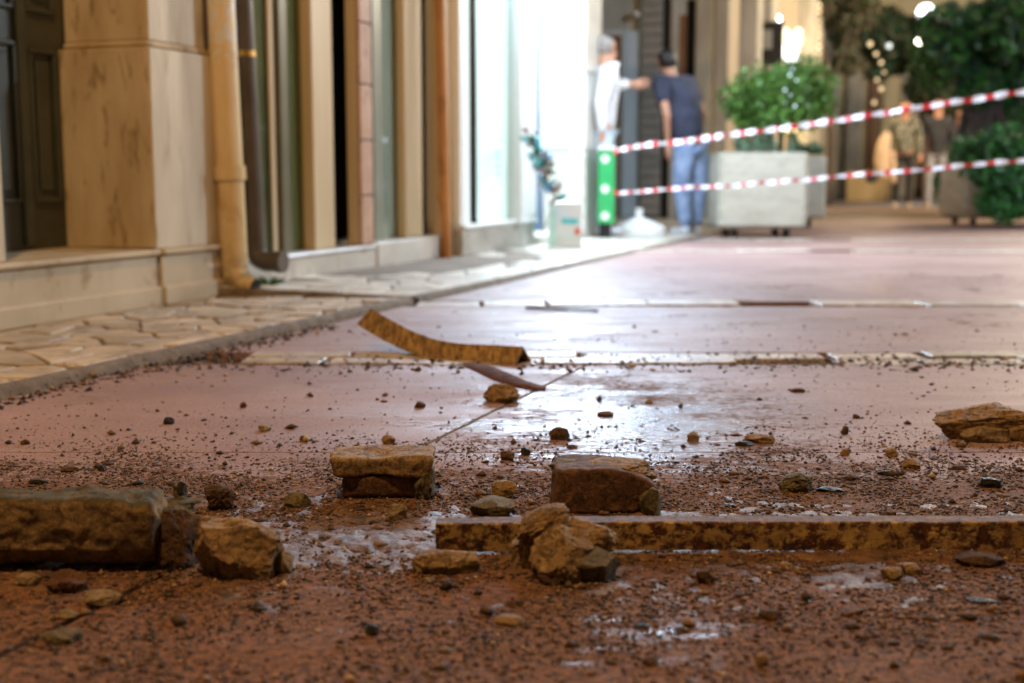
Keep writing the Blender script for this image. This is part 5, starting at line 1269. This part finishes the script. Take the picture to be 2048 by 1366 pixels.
    te = [('pel', 'wst'), ('wst', 'chs'), ('chs', 'nk'), ('chs', 'shl'), ('chs', 'shr')]
    for sd in 'lr':
        if sleeve < .9: tn['el' + sd] = (B['sh' + sd].lerp(B['el' + sd], sleeve * 1.2), r(.041)); te.append(('sh' + sd, 'el' + sd))
        else:
            tn['el' + sd] = (B['el' + sd], r(.036)); tn['wr' + sd] = (B['wr' + sd], r(.026)); te += [('sh' + sd, 'el' + sd), ('el' + sd, 'wr' + sd)]
    skin_mesh('top', tn, te, M[top], t_)
    ln = dict(pel=(B['pel'] + Vector((0, 0, r(.012))), r(.070 * min(bulk, 1.1))), hpl=(B['hpl'].lerp(B['knl'], .22), r(.050 * bulk)), hpr=(B['hpr'].lerp(B['knr'], .22), r(.050 * bulk)), knl=(B['knl'], r(.043 * bulk)), knr=(B['knr'], r(.043 * bulk)), anl=(B['anl'] - Vector((0, 0, r(.010))), r(.036)), anr=(B['anr'] - Vector((0, 0, r(.010))), r(.036)))
    skin_mesh('trousers', ln, [('pel', 'hpl'), ('pel', 'hpr'), ('hpl', 'knl'), ('hpr', 'knr'), ('knl', 'anl'), ('knr', 'anr')], M[low], t_)
    for sd in 'lr':
        a_, b_ = B['an' + sd], B['to' + sd]; lowz = Vector((0, 0, -a_.z + base[2] + r(.026)))
        skin_mesh('shoe', dict(a=(a_ + lowz - (b_ - a_) * .25, r(.025)), m=(a_.lerp(b_, .5) * 1 + Vector((0, 0, base[2] + r(.022) - a_.lerp(b_, .5).z)), r(.024)), b=(Vector((b_.x, b_.y, base[2] + r(.020))), r(.019))), [('a', 'm'), ('m', 'b')], M[shoe], t_)
    hn = dict(a=(hd + Vector((0, 0, r(.036))) + fw * r(.002), r(.058)), b=(hd - fw * r(.020) - Vector((0, 0, r(.004))), r(.058)), c=(B['hd0'] - fw * r(.024), r(.040)))
    he = [('a', 'b'), ('b', 'c')]
    if long_hair: hn['d'] = (B['nek'] - fw * r(.035) - Vector((0, 0, r(.03))), r(.04)); he.append(('c', 'd'))
    skin_mesh('hair', hn, he, M[hair], t_)
    for q_ in (-1, 1):
        c_ = hd - Vector((0, 0, r(.012))) + fw * r(.043) + rt * r(.017) * q_; MB().ball(c_, r(.006), 8, 6).build('eye', M['blackrubber'], t_, True)
    c_ = B['hd0'] + fw * r(.050) - Vector((0, 0, r(.0))); MB().ball(c_, r(.008), 8, 4, .4).build('mouth', M['redprint'], t_, True)
    return t_, B
mb_ = G(1384, 470, 0)
person((mb_.x, mb_.y, 0.0), 38, 1.72, 'man in navy T shirt, blue jeans and white trainers leaning towards the doorway', lean=.14, leanx=-.22, sleeve=.55, bulk=1.28,
       J=dict(wrl=(-.13, .06, .475), ell=(-.15, -.02, .63), wrr=(.12, .08, .49), knl=(-.06, .03, .285), anl=(-.065, -.015, .045), anr=(.065, .03, .045), tor=(.075, .135, .016)), head_turn=-8)
wm = G(1238, 478, 0)
person((D(1197, 400, 10.9).x, 10.9, .03), -72, 1.74, 'man in white shirt stretching an arm towards the man in navy', top='whitecloth', low='bluedoor', hair='hair_grey', sleeve=1.0,
       J=dict(ell=(-.13, .105, .745), wrl=(-.07, .185, .752), elr=(.12, -.05, .64), wrr=(.09, -.02, .50)), lean=.05)
def far(px_, py_, **kw):
    q_ = G(px_, py_, 0); return person((q_.x, q_.y, 0), **kw)
GP = 'people walking in the background'
t_, B = far(1803, 416, face_deg=165, hgt=1.80, label='woman in patterned sweater and black leggings with a beige coat over her arm', top='sweater', low='blackcloth', shoe='creamshoe', hair='hair_brown', female=True, sleeve=1.0, group=GP)
q0 = B['wrr']; cx = D(1768, 300, G(1803, 416).y - .12)
mm = {}; 
ct = empty('coat', (cx.x, cx.y, .3), 'beige coat carried by the woman in the patterned sweater', 'coat')
yy = cx.y; skin_mesh('drape', dict(a=(D(1778, 264, yy), .07), b=(D(1766, 288, yy), .12), c=(D(1764, 325, yy), .14), d=(D(1768, 362, yy), .12)), [('a', 'b'), ('b', 'c'), ('c', 'd')], M['beigecoat'], ct)
skin_mesh('sleeve', dict(a=(D(1783, 300, yy - .05), .06), b=(D(1788, 340, yy - .05), .055), c=(D(1786, 368, yy - .05), .05)), [('a', 'b'), ('b', 'c')], M['beigecoat'], ct)
bg = empty('handbag', tuple(D(1743, 368, yy)), 'small dark bag hanging below the beige coat', 'bag')
MB().ball(D(1743, 355, yy), .11, 12, 8, .9).build('bag_body', M['blackcloth'], bg, True); MB().tube([D(1738, 350, yy), D(1750, 325, yy), D(1760, 320, yy)], .01, 6).build('strap', M['blackcloth'], bg)
far(1868, 416, face_deg=172, hgt=1.84, label='woman in black jacket and grey trousers right of the patterned sweater', top='blackcloth', low='greyjeans', shoe='creamshoe', hair='hair_brown', female=True, long_hair=True, sleeve=1.0, jacket_len=.03, group=GP)
far(1912, 409, face_deg=175, hgt=1.80, label='person in black coat partly hidden behind the woman in grey trousers', top='blackcloth', low='blackcloth', shoe='blackrubber', hair='hair_brown', female=True, sleeve=1.0, jacket_len=.05, group=GP)
person(((1950 - 1024) / F * 17.4, 17.4, 0), face_deg=150, hgt=1.86, label='tall man in black coat behind the hedge planter', top='blackcloth', low='blackcloth', shoe='blackrubber', hair='hair_brown', sleeve=1.0, jacket_len=.05, group=GP)
